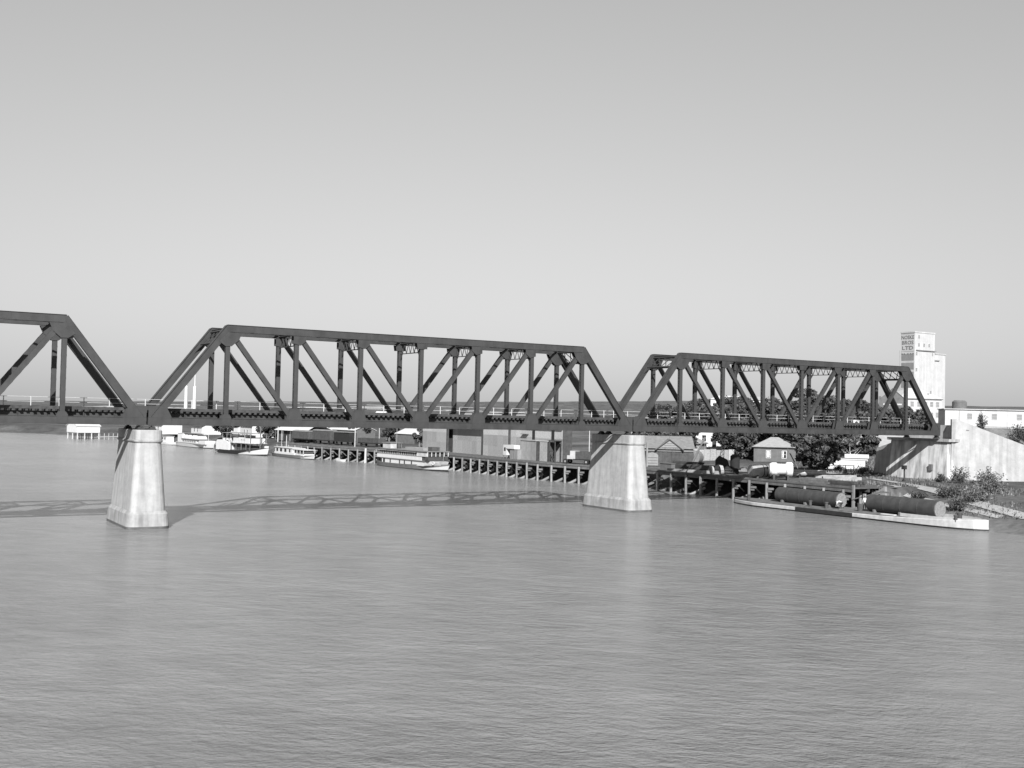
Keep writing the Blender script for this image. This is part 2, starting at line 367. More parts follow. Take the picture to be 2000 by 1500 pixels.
    sw.box(-.06, .06, YT/2, W-YT/2, zb-.05, zb+.05); sw.box(-.06, .06, YT/2, W-YT/2, zt-.05, zt+.05)
    nW = 5; ys = np.linspace(YT/2, W-YT/2, nW*2+1)
    for i in range(nW*2):
        a = (0, ys[i], zt if i % 2 == 0 else zb); b_ = (0, ys[i+1], zb if i % 2 == 0 else zt); sw.beam(a, b_, .09, .05, side=(1, 0, 0))
    for i in range(1, nW*2, 2): sw.prism([(-.02, ys[i]-.16, zb), (-.02, ys[i]+.16, zb), (-.02, ys[i]+.05, zb+.22), (-.02, ys[i]-.05, zb+.22)], (.04, 0, 0))
    for y, s_ in ((YT/2, 1), (W-YT/2, -1)): sw.prism([(-.03, y, zb), (-.03, y+s_*.55, zb), (-.03, y, zb-.75)] if s_ < 0 else [(-.03, y, zb), (-.03, y, zb-.75), (-.03, y+s_*.55, zb)], (.06, 0, 0))
    sw = sw.mesh('sway_frame', 'steel_dark')
    for k in range(1, 8):
        link('top_strut', st, sp, loc=(k*P, 0, 0))
        if 1 < k < 7: link('sway_frame', sw, sp, loc=(k*P, 0, 0))
    lm = MB()
    for p0, p1, zz in (((.25, .3), (P-.25, W-.3), HT-.42), ((.25, W-.3), (P-.25, .3), HT-.55)):
        lm.beam((p0[0], p0[1], zz), (p1[0], p1[1], zz), .22, .1, side=(0, 0, 1))
    lm = lm.mesh('top_lateral_bracing', 'steel_dark')
    for k in range(1, 7): link('top_lateral_bracing', lm, sp, loc=(k*P, 0, 0))
    # portals in the plane of the end posts
    for sgn, x0 in ((1, 0), (-1, 8*P)):
        mb = MB(); u = (Vector((sgn*P, 0, TC))-Vector((0, 0, BC))).normalized(); hip = Vector((x0+sgn*P, 0, TC)); n = u.cross(Vector((0, 1, 0)))
        def pt(y, dd): return hip-u*dd+Vector((0, y, 0))
        a, c = YT/2, W-YT/2
        for dd in (.25, 1.95): mb.beam(pt(a, dd), pt(c, dd), .16, .3, side=n)
        nn = 4; yy = np.linspace(a, c, nn+1)
        for i in range(nn):
            mb.beam(pt(yy[i], .25), pt(yy[i+1], 1.95), .1, .06, side=n); mb.beam(pt(yy[i], 1.95), pt(yy[i+1], .25), .1, .06, side=n)
        for y, s_ in ((a, 1), (c, -1)):      # curved knees
            arc = [pt(y+s_*1.3*(1-math.cos(q)), 1.95+1.5*(1-math.sin(q))) for q in np.linspace(0, math.pi/2, 6)]
            mb.prism([pt(y, 1.95)]+arc, n*.05)
        mb.build('portal_brace', 'steel', sp)
    # bearings
    for x, yy in ((.1, 0), (.1, W), (8*P-.1, 0), (8*P-.1, W)):
        MB().box(x-.33, x+.33, yy-.4, yy+.4, -.5, -.36).box(x-.26, x+.26, yy-.3, yy+.3, -.36, -.2).tube((x, yy-.34, -.13), (x, yy+.34, -.13), .1, n=10).box(x-.3, x+.3, yy-.33, yy+.33, -.07, 0.0).build('bearing', 'steel', sp)
    return sp
span = make_span()
tag(span, 'long riveted steel truss span in the middle, between the two river piers', 'bridge span', 'railway truss spans')
s2 = copy_tree(span); s2.location = (SP, 0, 0); s2['label'] = 'steel truss span at right, from the second pier to the concrete abutment'
s0 = copy_tree(span); s0.location = (-SP, 0, 0); s0['label'] = 'steel truss span cut off by the left edge, ending on the left pier'

def rrect(hx, y0, y1, r, z, n=5):
    pts = []
    for cx, cy, a0 in ((hx-r, y1-r, 0), (-hx+r, y1-r, 90), (-hx+r, y0+r, 180), (hx-r, y0+r, 270)):
        for i in range(n+1):
            q = R(a0+90*i/n); pts.append(Vector((cx+r*math.cos(q), cy+r*math.sin(q), z)))
    return pts
def make_pier():
    p = thing('bridge_pier', 'x', 'pier')
    MB().loft([rrect(2.12, -2.55, 8.26, .95, -13), rrect(2.1, -2.5, 8.2, .95, -9.95)]).build('waterline_band', 'tide', p, label='dark wet band at the waterline')
    MB().loft([rrect(2.1, -2.5, 8.2, .95, -9.95), rrect(2.0, -2.4, 8.1, .95, -8.75), rrect(1.78, -2.15, 7.86, .9, -8.45)]).build('plinth', 'concrete_base', p, smooth=False)
    MB().loft([rrect(1.76, -2.13, 7.84, .85, -8.449), rrect(1.27, -1.62, 7.33, .75, -1.72)]).build('shaft', 'concrete', p)
    MB().loft([rrect(1.34, -1.7, 7.41, .75, -1.72), rrect(1.40, -1.76, 7.47, .78, -1.62), rrect(1.40, -1.76, 7.47, .78, -1.5), rrect(1.30, -1.66, 7.37, .75, -1.46)]).build('moulding', 'concrete_base', p)
    MB().loft([rrect(1.30, -1.66, 7.37, .6, -1.46), rrect(1.30, -1.66, 7.37, .6, -.55), rrect(1.24, -1.6, 7.31, .55, -.5)]).build('cap', 'concrete', p)
    for c in p.children:
        pass
    return p
p1 = make_pier(); tag(p1, 'pale tapered concrete pier standing in the river at left', 'pier', 'river piers'); p1.location = (-.475, 0, 0)
p2 = copy_tree(p1); p2.location = (60.475, 0, 0); p2['label'] = 'tapered concrete pier with shaded streaky side, in the water right of centre'
p0 = copy_tree(p1); p0.location = (-61.43, 0, 0); p0['label'] = 'concrete pier under the far left end of the leftmost truss span'

# abutment on the right bank
ab = thing('bridge_abutment', 'tall stained concrete abutment with wing wall carrying the right end of the bridge', 'abutment', (122.2, 2.86, -7.4))
AX = Vector((122.2, 2.86, -7.4))
def loc(pts): return [Vector(q)-AX for q in pts]
mb = MB(); mb.add(loc([(120.6, -2.2, -8.2), (120.6, 9.9, -8.2), (121.5, 9.3, -.98), (121.5, -1.5, -.98), (128, -2.2, -8.2), (128, 9.9, -8.2), (128, 9.3, -.98), (128, -1.5, -.98)]),
       [(0, 3, 2, 1), (4, 5, 6, 7), (0, 1, 5, 4), (1, 2, 6, 5), (2, 3, 7, 6), (3, 0, 4, 7)])
mb.build('front_wall', 'concrete_stain', ab)
MB().frame(Vector((123.8, 3.9, -.76))-AX, (2.7, 0, 0), (0, 5.95, 0), (0, 0, .22)).build('bearing_shelf', 'concrete_base', ab)
MB().frame(Vector((125.2, 3.4, .55))-AX, (1.3, 0, 0), (0, 5.0, 0), (0, 0, 1.09)).build('back_wall', 'concrete', ab)
mb = MB(); mb.prism(loc([(122.0, -1.9, -8.3), (133.5, -7.94, -8.3), (133.5, -7.94, -1.66), (123.6, -1.6, 2.6), (122.4, -1.6, 2.6)]), (1.0, 1.0, 0))
mb.build('wing_wall', 'concrete', ab)
mb = MB(); mb.prism(loc([(122.3, 9.0, -8.3), (123.9, 15.2, -8.3), (123.9, 14.3, -2.5), (122.9, 9.0, -1.0)]), (.9, -.2, 0)); mb.build('wing_wall', 'concrete', ab)
# railway embankment beyond
em_ = MB(); rings = []
for x in [124.8, 127, 130, 133, 136, 138, 141, 146]+list(np.arange(152, 420, 7)):
    zt = 1.3+max(0, (x-200)*.01); yc = 2.86; zn = tz(x, -14)-1.0; zf_ = tz(x, 20)-1.0
    if x <= 133:
        yl = -1.9-(x-122)*.525+.9; zw = 2.6-(x-123.6)*.43-.5; sh = (x, max(yc-3.6, yl+.2), min(zt-.15, zw+1.2)); near = [(x, yl, zn), (x, yl+.05, min(zw, zt-.3))]
    else:
        sh = (x, yc-3.6, zt-.15); near = [(x, yc-3.6-1.35*(zt-zn), zn), (x, yc-3.6-.7*(zt-zn), (zt+zn)/2)]
    k_ = min(1, .1+(x-124)/14)
    rings.append(near+[sh, (x, max(yc-3.0, sh[1]+.3), zt), (x, yc+3.0, zt), (x, yc+3.6, zt-.15), (x, yc+4.4+1.35*(zt-zf_)*k_, zf_)])
em_.loft(rings, closed=True); em_.build('railway_embankment', 'embank', kind='structure')

# ------------------------------------------------------------------ river wharf
WL = [(165, 70.5), (142, 72.9), (121, 78.0), (90, 82.3), (57, 82.9), (46, 85.1), (34, 88.9)]
def wx(y): return float(np.interp(y, [q[0] for q in WL][::-1], [q[1] for q in WL][::-1]))
DZ = -7.0
pile_m = [MB().tube((0, 0, -13), (lx, ly, 2.85+dz), .24, .2, n=9).mesh('pile', 'pile') for lx, ly, dz in ((.0, 0, 0), (.05, .06, .05), (-.05, .03, .12))]
rk_m = MB().tube((.0, -.35, -.35), (2.2, -1.9, 1.05), .27, .22, n=9).mesh('raking_log', 'pile')
br_m = MB().beam((.1, 0, 2.5), (1.5, 0, 1.2), .16, .12).mesh('brace', 'timber')
cb_m = MB().box(-.1, .75, -.13, .13, 1.9, 2.2).box(-.1, .45, -.12, .12, 1.55, 1.8).mesh('corbel', 'timber')
def wharf(line, name, label, pitch, deck_w, seed, skip=()):
    wf = thing(name, label, 'wharf', (0, 0, 0)); rs = random.Random(seed)
    pts = [Vector((x, y, 0)) for y, x in line]
    mb = MB(); fm = MB(); bm2 = MB()
    for a, b_ in zip(pts[:-1], pts[1:]):
        d = (b_-a); L_ = d.length; u = d/L_; n = Vector((-u.y, u.x, 0));
        if n.x < 0: n = -n
        e = u*.02
        mb.frame((a+b_)/2+n*(deck_w/2-.15)+Vector((0, 0, DZ-.06)), d/2+e, n*(deck_w/2), (0, 0, .06))
        fm.frame((a+b_)/2+n*.05+Vector((0, 0, DZ-.34)), d/2+e, n*.14, (0, 0, .215))
        fm.frame((a+b_)/2+n*.02+Vector((0, 0, DZ+.1)), d/2+e, n*.14, (0, 0, .1))
        bm2.frame((a+b_)/2+n*3.2+Vector((0, 0, DZ-.4)), d/2+e, n*.14, (0, 0, .2))
    mb.build('deck', 'deck', wf); fm.build('edge_beam', 'timber', wf); bm2.build('stringer', 'timber_dark', wf)
    # piles
    tot = 0; nxt = .8
    for a, b_ in zip(pts[:-1], pts[1:]):
        d = b_-a; L_ = d.length; u = d/L_; n = Vector((-u.y, u.x, 0))
        if n.x < 0: n = -n
        rz = math.atan2(n.y, n.x)
        while nxt < tot+L_:
            q = a+u*(nxt-tot); i = rs.randrange(3)
            pl = link('pile', pile_m[i], wf, loc=(q.x-n.x*.2, q.y-n.y*.2, ZW), rot=(0, 0, rz))
            pl.scale = (1, 1, 1+rs.uniform(-.0, .04))
            link('raking_log', rk_m, wf, loc=(q.x, q.y, ZW), rot=(0, 0, rz+rs.uniform(-.15, .15)))
            link('corbel', cb_m, wf, loc=(q.x-n.x*.1, q.y-n.y*.1-.3, ZW), rot=(0, 0, rz-1.2))
            if rs.random() < .6: link('brace', br_m, wf, loc=(q.x, q.y, ZW), rot=(0, 0, rz-.5))
            q2 = q+n*3.2; link('pile', pile_m[(i+1) % 3], wf, loc=(q2.x, q2.y, ZW-.15), rot=(0, 0, rz))
            nxt += pitch*rs.uniform(.96, 1.04)
        tot += L_
    return wf
wharf(WL, 'timber_wharf', 'long timber pile wharf along the far bank left of the second pier', 3.5, 7.5, 4)
wharf([(34, 88.95), (-11.5, 88.8)], 'timber_wharf', 'timber pile wharf under the right span behind the barge', 3.6, 9.5, 9)
# fender pile leaning white
tag(MB().tube((77.2, 122.6, ZW-1), (77.0, 121.9, DZ+.15), .24, n=8).build('fender_post', 'white'), 'white leaning fender post against the long wharf', 'post')

# ------------------------------------------------------------------ buildings
def gable(th, x0, x1, y0, y1, z0, ze, zr, wallm, roofm, axis='x', over=.3, wall_name='wall'):
    """walls + two roof slopes; ridge along axis; coordinates local to thing"""
    MB_w = MB(); MB_w.box(x0, x1, y0, y1, z0, ze)
    t_ = .12
    if axis == 'x':
        ym = (y0+y1)/2
        for x in (x0, x1-.1): MB_w.prism([(x, y0, ze), (x, y1, ze), (x, ym, zr-.02)], (.1, 0, 0))
        MB_w.build(wall_name, wallm, th)
        k = over*(zr-ze)/(ym-y0)
        for s_, yy in ((-1, y0), (1, y1)):
            a = Vector((x0-over, yy+s_*over, ze-k)); c = Vector((x0-over, ym, zr))
            MB().prism([a, c, c+Vector((0, 0, t_)), a+Vector((0, 0, t_))], (x1-x0+2*over, 0, 0)).build('roof_slope', roofm, th)
    else:
        xm = (x0+x1)/2
        for y in (y0, y1-.1): MB_w.prism([(x0, y, ze), (x1, y, ze), (xm, y, zr-.02)], (0, .1, 0))
        MB_w.build(wall_name, wallm, th)
        k = over*(zr-ze)/(xm-x0)
        for s_, xx in ((-1, x0), (1, x1)):
            a = Vector((xx+s_*over, y0-over, ze-k)); c = Vector((xm, y0-over, zr))
            MB().prism([a, c, c+Vector((0, 0, t_)), a+Vector((0, 0, t_))], (0, y1-y0+2*over, 0)).build('roof_slope', roofm, th)
def hip(th, x0, x1, y0, y1, z0, ze, zr, wallm, roofm, over=.35, inset=None):
    MB().box(x0, x1, y0, y1, z0, ze).build('wall', wallm, th)
    MB().box(x0-over+.02, x1+over-.02, y0-over+.02, y1+over-.02, ze, ze+.14).build('eave', 'timber_dark', th)
    X0, X1, Y0, Y1 = x0-over, x1+over, y0-over, y1+over; ze += .14
    if (X1-X0) >= (Y1-Y0):
        i = inset or (Y1-Y0)/2; r0, r1 = (X0+i, (Y0+Y1)/2, zr), (X1-i, (Y0+Y1)/2, zr)
        MB().add([(X0, Y0, ze), (X1, Y0, ze), (X1, Y1, ze), (X0, Y1, ze), r0, r1], [(0, 1, 5, 4), (1, 2, 5), (2, 3, 4, 5), (3, 0, 4), (0, 3, 2, 1)]).build('roof', roofm, th)
    else:
        i = inset or (X1-X0)/2; r0, r1 = ((X0+X1)/2, Y0+i, zr), ((X0+X1)/2, Y1-i, zr)
        MB().add([(X0, Y0, ze), (X1, Y0, ze), (X1, Y1, ze), (X0, Y1, ze), r0, r1], [(0, 1, 4), (1, 2, 5, 4), (2, 3, 5), (3, 0, 4, 5), (0, 3, 2, 1)]).build('roof', roofm, th)
def win_x(th, x, y, z, wd, ht, frame='white', glass='glass'):     # window on a face turned to -X
    f = MB().box(x-.05, x+.03, y-wd/2-.09, y+wd/2+.09, z-.09, z).box(x-.05, x+.03, y-wd/2-.09, y+wd/2+.09, z+ht, z+ht+.09).box(x-.05, x+.03, y-wd/2-.09, y-wd/2, z, z+ht).box(x-.05, x+.03, y+wd/2, y+wd/2+.09, z, z+ht).box(x-.045, x+.03, y-wd/2, y+wd/2, z+ht/2-.03, z+ht/2+.03).build('window', frame, th)
    MB().box(x-.02, x+.02, y-wd/2, y+wd/2, z, z+ht).build('pane', glass, f)
def win_y(th, x, y, z, wd, ht, frame='white', glass='glass'):     # window on a face turned to -Y
    f = MB().box(x-wd/2-.09, x+wd/2+.09, y-.05, y+.03, z-.09, z).box(x-wd/2-.09, x+wd/2+.09, y-.05, y+.03, z+ht, z+ht+.09).box(x-wd/2-.09, x-wd/2, y-.05, y+.03, z, z+ht).box(x+wd/2, x+wd/2+.09, y-.05, y+.03, z, z+ht).box(x-wd/2, x+wd/2, y-.045, y+.03, z+ht/2-.03, z+ht/2+.03).build('window', frame, th)
    MB().box(x-wd/2, x+wd/2, y-.02, y+.02, z, z+ht).build('pane', glass, f)

# big corrugated goods shed on the wharf; its face looks at the river
SX = 89.6
gs = thing('goods_shed', 'big pale corrugated iron goods shed behind the long wharf', 'shed', (SX, 90, ZL))
def sheet_wall(th, x, y0, y1, z0, z1, ny, nz, m='iron_sheet', skip=None, seed=1):
    """overlapping corrugated sheets, each a part; local coordinates"""
    rs = random.Random(seed); dy = (y1-y0)/ny; dz = (z1-z0)/nz
    mb = MB(); n = 12; ring = []
    for i in range(n+1):
        yy = dy*1.01*i/n; ring.append(((-.035 if i % 2 else .0), yy))
    pts = ring+[(.03, dy*1.01), (.03, 0)]
    mb.loft([[Vector((a, b_, 0)) for a, b_ in pts], [Vector((a, b_, dz*1.03)) for a, b_ in pts]])
    me = mb.mesh('iron_sheet', m)
    for j in range(nz):
        for i in range(ny):
            if skip and skip(i, j): continue
            link('iron_sheet', me, th, loc=(x-.012*j-rs.uniform(0, .03), y0+i*dy, z0+j*dz))
H0 = 6.7
MB().box(.25, 16, -10.8, -1.2, 0, H0-.1).box(.25, 16, 18.6, 28, 0, H0-.1).box(2.0, 16, -1.2, 18.6, 0, H0-.1).build('frame', 'timber_dark', gs)
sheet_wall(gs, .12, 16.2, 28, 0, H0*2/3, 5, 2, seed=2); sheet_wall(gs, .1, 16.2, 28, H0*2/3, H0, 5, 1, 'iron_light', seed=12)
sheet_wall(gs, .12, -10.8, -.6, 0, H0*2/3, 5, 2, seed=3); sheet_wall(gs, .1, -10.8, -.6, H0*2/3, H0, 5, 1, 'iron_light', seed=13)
sheet_wall(gs, 1.5, .2, 15.6, 0, 5.6, 7, 2, seed=5)
MB().box(.1, .5, -.6, .1, 0, H0).box(.1, .5, 15.7, 16.3, 0, H0).box(.2, .45, .1, 15.7, 6.15, H0).build('door_frame', 'timber_dark', gs)
for yy in (-10.8, -.6, 16.2, 28): pass
for s_, xx in ((0, -.5), (1, 16.5)):
    a = Vector((xx, -11.2, H0-.15)); c = Vector((8, -11.2, H0+2.1))
    MB().prism([a, c, c+Vector((0, 0, .1)), a+Vector((0, 0, .1))], (0, 39.6, 0)).build('roof_slope', 'iron_roof', gs)
# second, lower range of sheds
gs2 = thing('store_shed', 'long pale iron store shed with lean-to, nearer end of the wharf', 'shed', (SX+.5, 60, ZL))
MB().box(.25, 2.5, .3, 18.7, 0, 6.4).build('frame', 'timber_dark', gs2)
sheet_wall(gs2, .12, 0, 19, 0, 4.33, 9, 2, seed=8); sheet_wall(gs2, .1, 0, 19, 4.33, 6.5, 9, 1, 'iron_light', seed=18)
for s_, xx in ((0, -.4), (1, 2.9)):
    a = Vector((xx, -.4, 6.35)); c = Vector((1.2, -.4, 7.0))
    MB().prism([a, c, c+Vector((0, 0, .1)), a+Vector((0, 0, .1))], (0, 19.4, 0)).build('roof_slope', 'iron_roof', gs2)
for yy, h0, h1 in ((10.1, 3.9, 6.3), (3.2, 3.9, 6.3)): MB().box(-.03, .1, yy-.45, yy+.45, h0, h1).build('vent_slot', 'dark', gs2)
MB().box(-.02, .1, 12.3, 13.1, .1, 2.4).build('door', 'dark', gs2)
MB().box(-.5, .1, 12.0, 14.2, 4.95, 5.05).build('awning', 'timber', gs2)
# lean-to boxes in front of it
ln = thing('lean_to_hut', 'plain grey sheet-iron hut with flat top standing before the store shed', 'hut', (SX-2.2, 64.9, ZL))
MB().box(.1, 2.4, .1, 5.6, 0, 3.75).build('frame', 'timber_dark', ln); sheet_wall(ln, 0, 0, 5.7, 0, 3.8, 3, 1, 'boat_grey', seed=4)
MB().box(-.15, 2.5, -.1, 5.85, 3.82, 3.95).build('roof', 'iron_roof', ln)
ln2 = thing('lean_to_hut', 'narrow pale iron hut between the grey hut and the stair', 'hut', (SX-1.6, 61.9, ZL))
MB().box(.1, 1.9, .1, 2.5, 0, 3.7).build('frame', 'timber_dark', ln2); sheet_wall(ln2, 0, 0, 2.6, 0, 3.75, 2, 2, seed=6); MB().box(-.1, 2.0, -.05, 2.7, 3.77, 3.88).build('roof', 'iron_roof', ln2)
lt = thing('loading_stage', 'open timber loading stage with ladder beside the pale huts', 'stage', (SX-1.4, 59.5, ZL))
for yy in (0, 1.9): MB().box(-.08, .08, yy-.08, yy+.08, 0, 4.0).build('post', 'timber_dark', lt); MB().box(1.3, 1.46, yy-.08, yy+.08, 0, 4.0).build('post', 'timber_dark', lt)
for z in (1.0, 2.0): MB().box(-.05, .05, .08, 1.82, z, z+.1).build('rung', 'timber_dark', lt)
MB().box(-.1, 1.5, -.2, 2.1, 4.0, 4.15).build('roof', 'timber_dark', lt); MB().beam((0, .1, .1), (0, 1.8, 2.0), .1, .08, side=(1, 0, 0)).build('brace', 'timber_dark', lt)
MB().prism([(1.2, -.2, 4.0), (1.2, 2.1, 4.0), (1.2, 2.1, 2.0)], (.06, 0, 0)).build('sheet', 'dark', lt)  # dark triangular sheet standing in for the shadow at the stage
# white launch hut / notice box with drum
ws = thing('wharf_kiosk', 'little white two-part kiosk on the wharf against the store shed', 'kiosk', (86.4, 73.2, DZ))
MB().box(0, 1.2, 1.0, 2.3, .7, 2.7).build('cabin', 'white', ws); MB().box(-.1, 1.4, -2.0, 1.0, 2.0, 2.75).build('canopy', 'white', ws)
for yy in (-1.9, 1.1, 2.2):
    for xx in (.05, 1.15): MB().box(xx-.06, xx+.06, yy-.06, yy+.06, 0, 2.0 if yy < 0 else .7).build('leg', 'timber', ws)
MB().box(-.03, 0, 1.35, 1.95, 1.5, 2.2).build('window', 'glass', ws)
bx = MB().box(86.5, 87.9, 70.2, 73.0, DZ, DZ+1.9).box(86.45, 87.95, 70.15, 73.05, DZ+1.9, DZ+2.0).build('crate', 'boat_grey'); tag(bx, 'big grey crate on the wharf under the white kiosk canopy', 'crate')

# lorry / dray on the wharf by the second pier
tk = thing('motor_lorry', 'dark motor lorry with pale cab parked on the wharf left of the second pier', 'lorry', (88.4, 52.6, DZ), R(-62))
MB().box(-.2, 3.4, -1, 1, .75, .95).build('chassis', 'dark', tk); MB().box(.3, 3.4, -1.05, 1.05, .95, 2.3).build('load_body', 'wagon', tk)
MB().box(-1.5, .25, -.9, .9, .9, 1.55).box(-.9, .2, -.9, .9, 1.55, 2.4).build('cab', 'white_old', tk); MB().box(-.95, -.9, -.75, .75, 1.65, 2.25).build('windscreen', 'glass', tk)
MB().box(-2.4, -1.5, -.6, .6, .8, 1.5).build('bonnet', 'wagon', tk)
for xx in (-1.8, 2.5):
    for yy in (-.95, .95):
        wh = MB().tube((xx, yy-.12, .45), (xx, yy+.12, .45), .45, n=16).build('wheel', 'dark', tk); MB().tube((xx, yy-.13, .45), (xx, yy+.13, .45), .2, n=10).build('rim', 'boat_grey', wh)

# railway wagons on the wharf line
def wagon(label, loc_, rz, Ln, ht, m, kind):
    w_ = thing('railway_wagon', label, 'wagon', loc_, rz, 'wagons on the wharf')
    MB().box(-Ln/2, Ln/2, -1.1, 1.1, .75, .98).build('underframe', 'dark', w_)
    if kind == 'van':
        MB().box(-Ln/2, Ln/2, -1.15, 1.15, .98, ht).build('body', m, w_)
        pr = [(-Ln/2-.1, -1.25, ht), (-Ln/2-.1, 1.25, ht), (-Ln/2-.1, .8, ht+.25), (-Ln/2-.1, 0, ht+.36), (-Ln/2-.1, -.8, ht+.25)]
        MB().prism(pr, (Ln+.2, 0, 0)).build('roof', 'roof_grey', w_)
        MB().box(-.55, .55, -1.2, -1.15, 1.05, ht-.15).build('door', 'dark', w_, label='open dark doorway')
        for xx in np.linspace(-Ln/2+.1, Ln/2-.1, 8):
            if abs(xx) > .7: MB().box(xx-.04, xx+.04, -1.19, -1.15, 1.0, ht-.02).build('stanchion', m, w_)
    elif kind == 'slat':
        MB().box(-Ln/2+.05, Ln/2-.05, -1.0, 1.0, .98, ht-.1).build('load', 'dark', w_)
        k = 0
        for z in np.arange(1.0, ht-.1, .34): MB().box(-Ln/2, Ln/2, -1.15, -1.07, z, z+.22).build('slat', m, w_)
        for xx in np.linspace(-Ln/2, Ln/2, 5): MB().box(xx-.05, xx+.05, -1.2, -1.15, .9, ht).build('stanchion', m, w_)
        MB().box(-Ln/2-.05, Ln/2+.05, -1.2, 1.2, ht, ht+.15).build('roof', 'roof_grey', w_)
    else:
        MB().box(-Ln/2, Ln/2, -1.15, -1.05, .98, ht).build('side', m, w_); MB().box(-Ln/2, Ln/2, 1.05, 1.15, .98, ht).build('side', m, w_)
        for xx in (-Ln/2, Ln/2-.1): MB().box(xx, xx+.1, -1.05, 1.05, .98, ht).build('end', m, w_)
        MB().box(-Ln/2+.1, Ln/2-.1, -1.05, 1.05, .98, 1.2).build('floor', 'dark', w_)
    for xx in (-Ln/2+1.1, Ln/2-1.1):
        for yy in (-.75, .75): MB().tube((xx, yy-.06, .45), (xx, yy+.06, .45), .45, n=14).build('wheel', 'dark', w_)
        MB().tube((xx, -.7, .45), (xx, .7, .45), .07, n=6).build('axle', 'dark', w_)
    for xx in (-1, 1): MB().tube((xx*Ln/2, 0, .86), (xx*(Ln/2+.4), 0, .86), .1, n=8).build('buffer', 'dark', w_)
    return w_
wagon('dark covered goods van with open black doorway on the wharf', (82.2, 160.6, DZ), R(98), 9.2, 3.35, 'wagon', 'van')
wagon('dark slatted cattle wagon coupled right of the covered van', (83.7, 150.6, DZ), R(99), 7.6, 3.2, 'wagon', 'slat')
wagon('low dark open wagon alone on the wharf, right of the slatted one', (85.6, 138.0, DZ), R(100), 9.0, 2.1, 'wagon', 'open')
wagon('dark open wagon half hidden behind the white-roofed store', (80.4, 171.5, DZ), R(98), 8.8, 2.9, 'wagon', 'van')

# white roofed store at the left end of the wharf
st_ = thing('wharf_store', 'dark open-fronted store with bright white roof at the left end of the wharf', 'store', (80.2, 180, ZL), R(8))
MB().box(.4, 8, -9.0, 9.0, 0, 3.0).build('wall', 'wagon', st_)
MB().prism([(-.6, -9.5, 2.95), (3.8, -8.2, 5.0), (3.8, 8.2, 5.0), (-.6, 9.5, 2.95)], (.05, 0, .12)).build('roof_slope', 'roof_white', st_)
MB().prism([(8.4, -9.5, 2.95), (8.4, 9.5, 2.95), (3.85, 8.2, 5.0), (3.85, -8.2, 5.0)], (.0, 0, .12)).build('roof_slope', 'roof_white', st_)
for yy, wd in ((6.6, 1.3), (4.6, .9), (1.6, 1.3), (-.6, .9)): MB().box(.34, .4, yy-wd/2, yy+wd/2, .1, 2.6).build('door', 'dark' if wd < 1 else 'boat_grey', st_)
for yy in (-9, -4.5, 0, 4.5, 9): MB().box(-.5, -.36, yy-.07, yy+.07, 0, 2.95).build('verandah_post', 'timber', st_)
MB().box(-.3, .2, -9.4, -6.0, 1.2, 2.9).build('screen', 'white', st_, label='white hanging screen at the right corner')
# low pale roofs further back
for i, (x, y, wx_, wy_, h, rz, lab) in enumerate(((99, 190, 7, 15, 3.4, 8, 'low shed with pale rounded roof right of the white-roofed store'), (108, 158, 7, 20, 3.0, 10, 'long low shed with bright roof line behind the open wagon'), (97, 212, 8, 12, 5.0, 5, 'pale shed behind the white-roofed store, under the bridge'))):
    z0 = tz(x, y)-.2; h_ = thing('low_shed', lab, 'shed', (x, y, z0), R(rz)); gable(h_, 0, wx_, -wy_/2, wy_/2, 0, h, h+1.3, 'wall_grey', 'roof_white', axis='y')
    MB().box(-.04, .02, -1, 1, .1, h-.6).build('door', 'timber_dark', h_)

# gabled goods shed right of the second pier
gg = thing('gabled_goods_shed', 'dark weatherboard goods shed with grey roof and pale gable right of the second pier', 'shed', (102.6, 43.4, ZL), R(-34))
# local: x to the right along the front (towards the camera's right), front faces local -y
MB().box(-4.3, 4.4, .15, 9, 0, 3.3).build('wall', 'wagon', gg)
for i in range(11):
    xx = -4.25+i*.78; MB().box(xx, xx+.72, .06, .15, 0, 2.7).build('board', 'wagon', gg)
MB().box(-4.5, 4.6, -.12, .06, 2.72, 3.05).build('fascia', 'roof_grey', gg)
for s_ in (-1, 1):
    a = Vector((-4.7, 4.6+s_*5.1, 3.25)); c = Vector((-4.7, 4.6, 5.35)); MB().prism([a, c, c+Vector((0, 0, .12)), a+Vector((0, 0, .12))], (9.3, 0, 0)).build('roof_slope', 'roof_grey', gg)
gb_ = MB().prism([(-2.2, -.5, 3.15), (2.2, -.5, 3.15), (0, -.5, 4.75)], (0, .3, 0)).build('gable', 'boat_grey', gg, label='pale boarded gable over the doors')
for z in (3.45, 3.8, 4.15): MB().box(-1.9+(z-3.15)*1.38, 1.9-(z-3.15)*1.38, -.53, -.5, z, z+.05).build('batten', 'timber_dark', gb_)
for s_ in (-1, 1): MB().beam((s_*2.6, -.55, 2.95), (0, -.55, 4.9), .16, .3).build('barge_board', 'timber_dark', gg); MB().prism([(s_*2.65, -.6, 3.0), (0, -.6, 4.95), (0, -.6, 5.03), (s_*2.65, -.6, 3.08)], (0, 5.0, 0)).build('gable_roof_slope', 'roof_grey', gg)
MB().box(-.02, .02, -.4, -.36, 4.8, 5.9).build('finial', 'timber_dark', gg)
dr = MB().prism([(-4.2+.0, -.02, .1), (-2.0, -.02, .1), (-2.0, -.02, 2.0), (-2.4, -.02, 2.35), (-3.1, -.02, 2.5), (-3.8, -.02, 2.35), (-4.2, -.02, 2.0)], (0, .06, 0)).build('arched_door', 'boat_grey', gg)
for z in (.5, 1.0, 1.5): MB().box(-4.1, -2.1, -.06, -.02, z, z+.09).build('rail', 'timber', dr)
for i, xx in enumerate((-1.2, .4, 1.9, 3.3)): MB().box(xx, xx+1.2, -.02, .06, .1, 2.4).build('shed_door', 'timber_dark', gg)
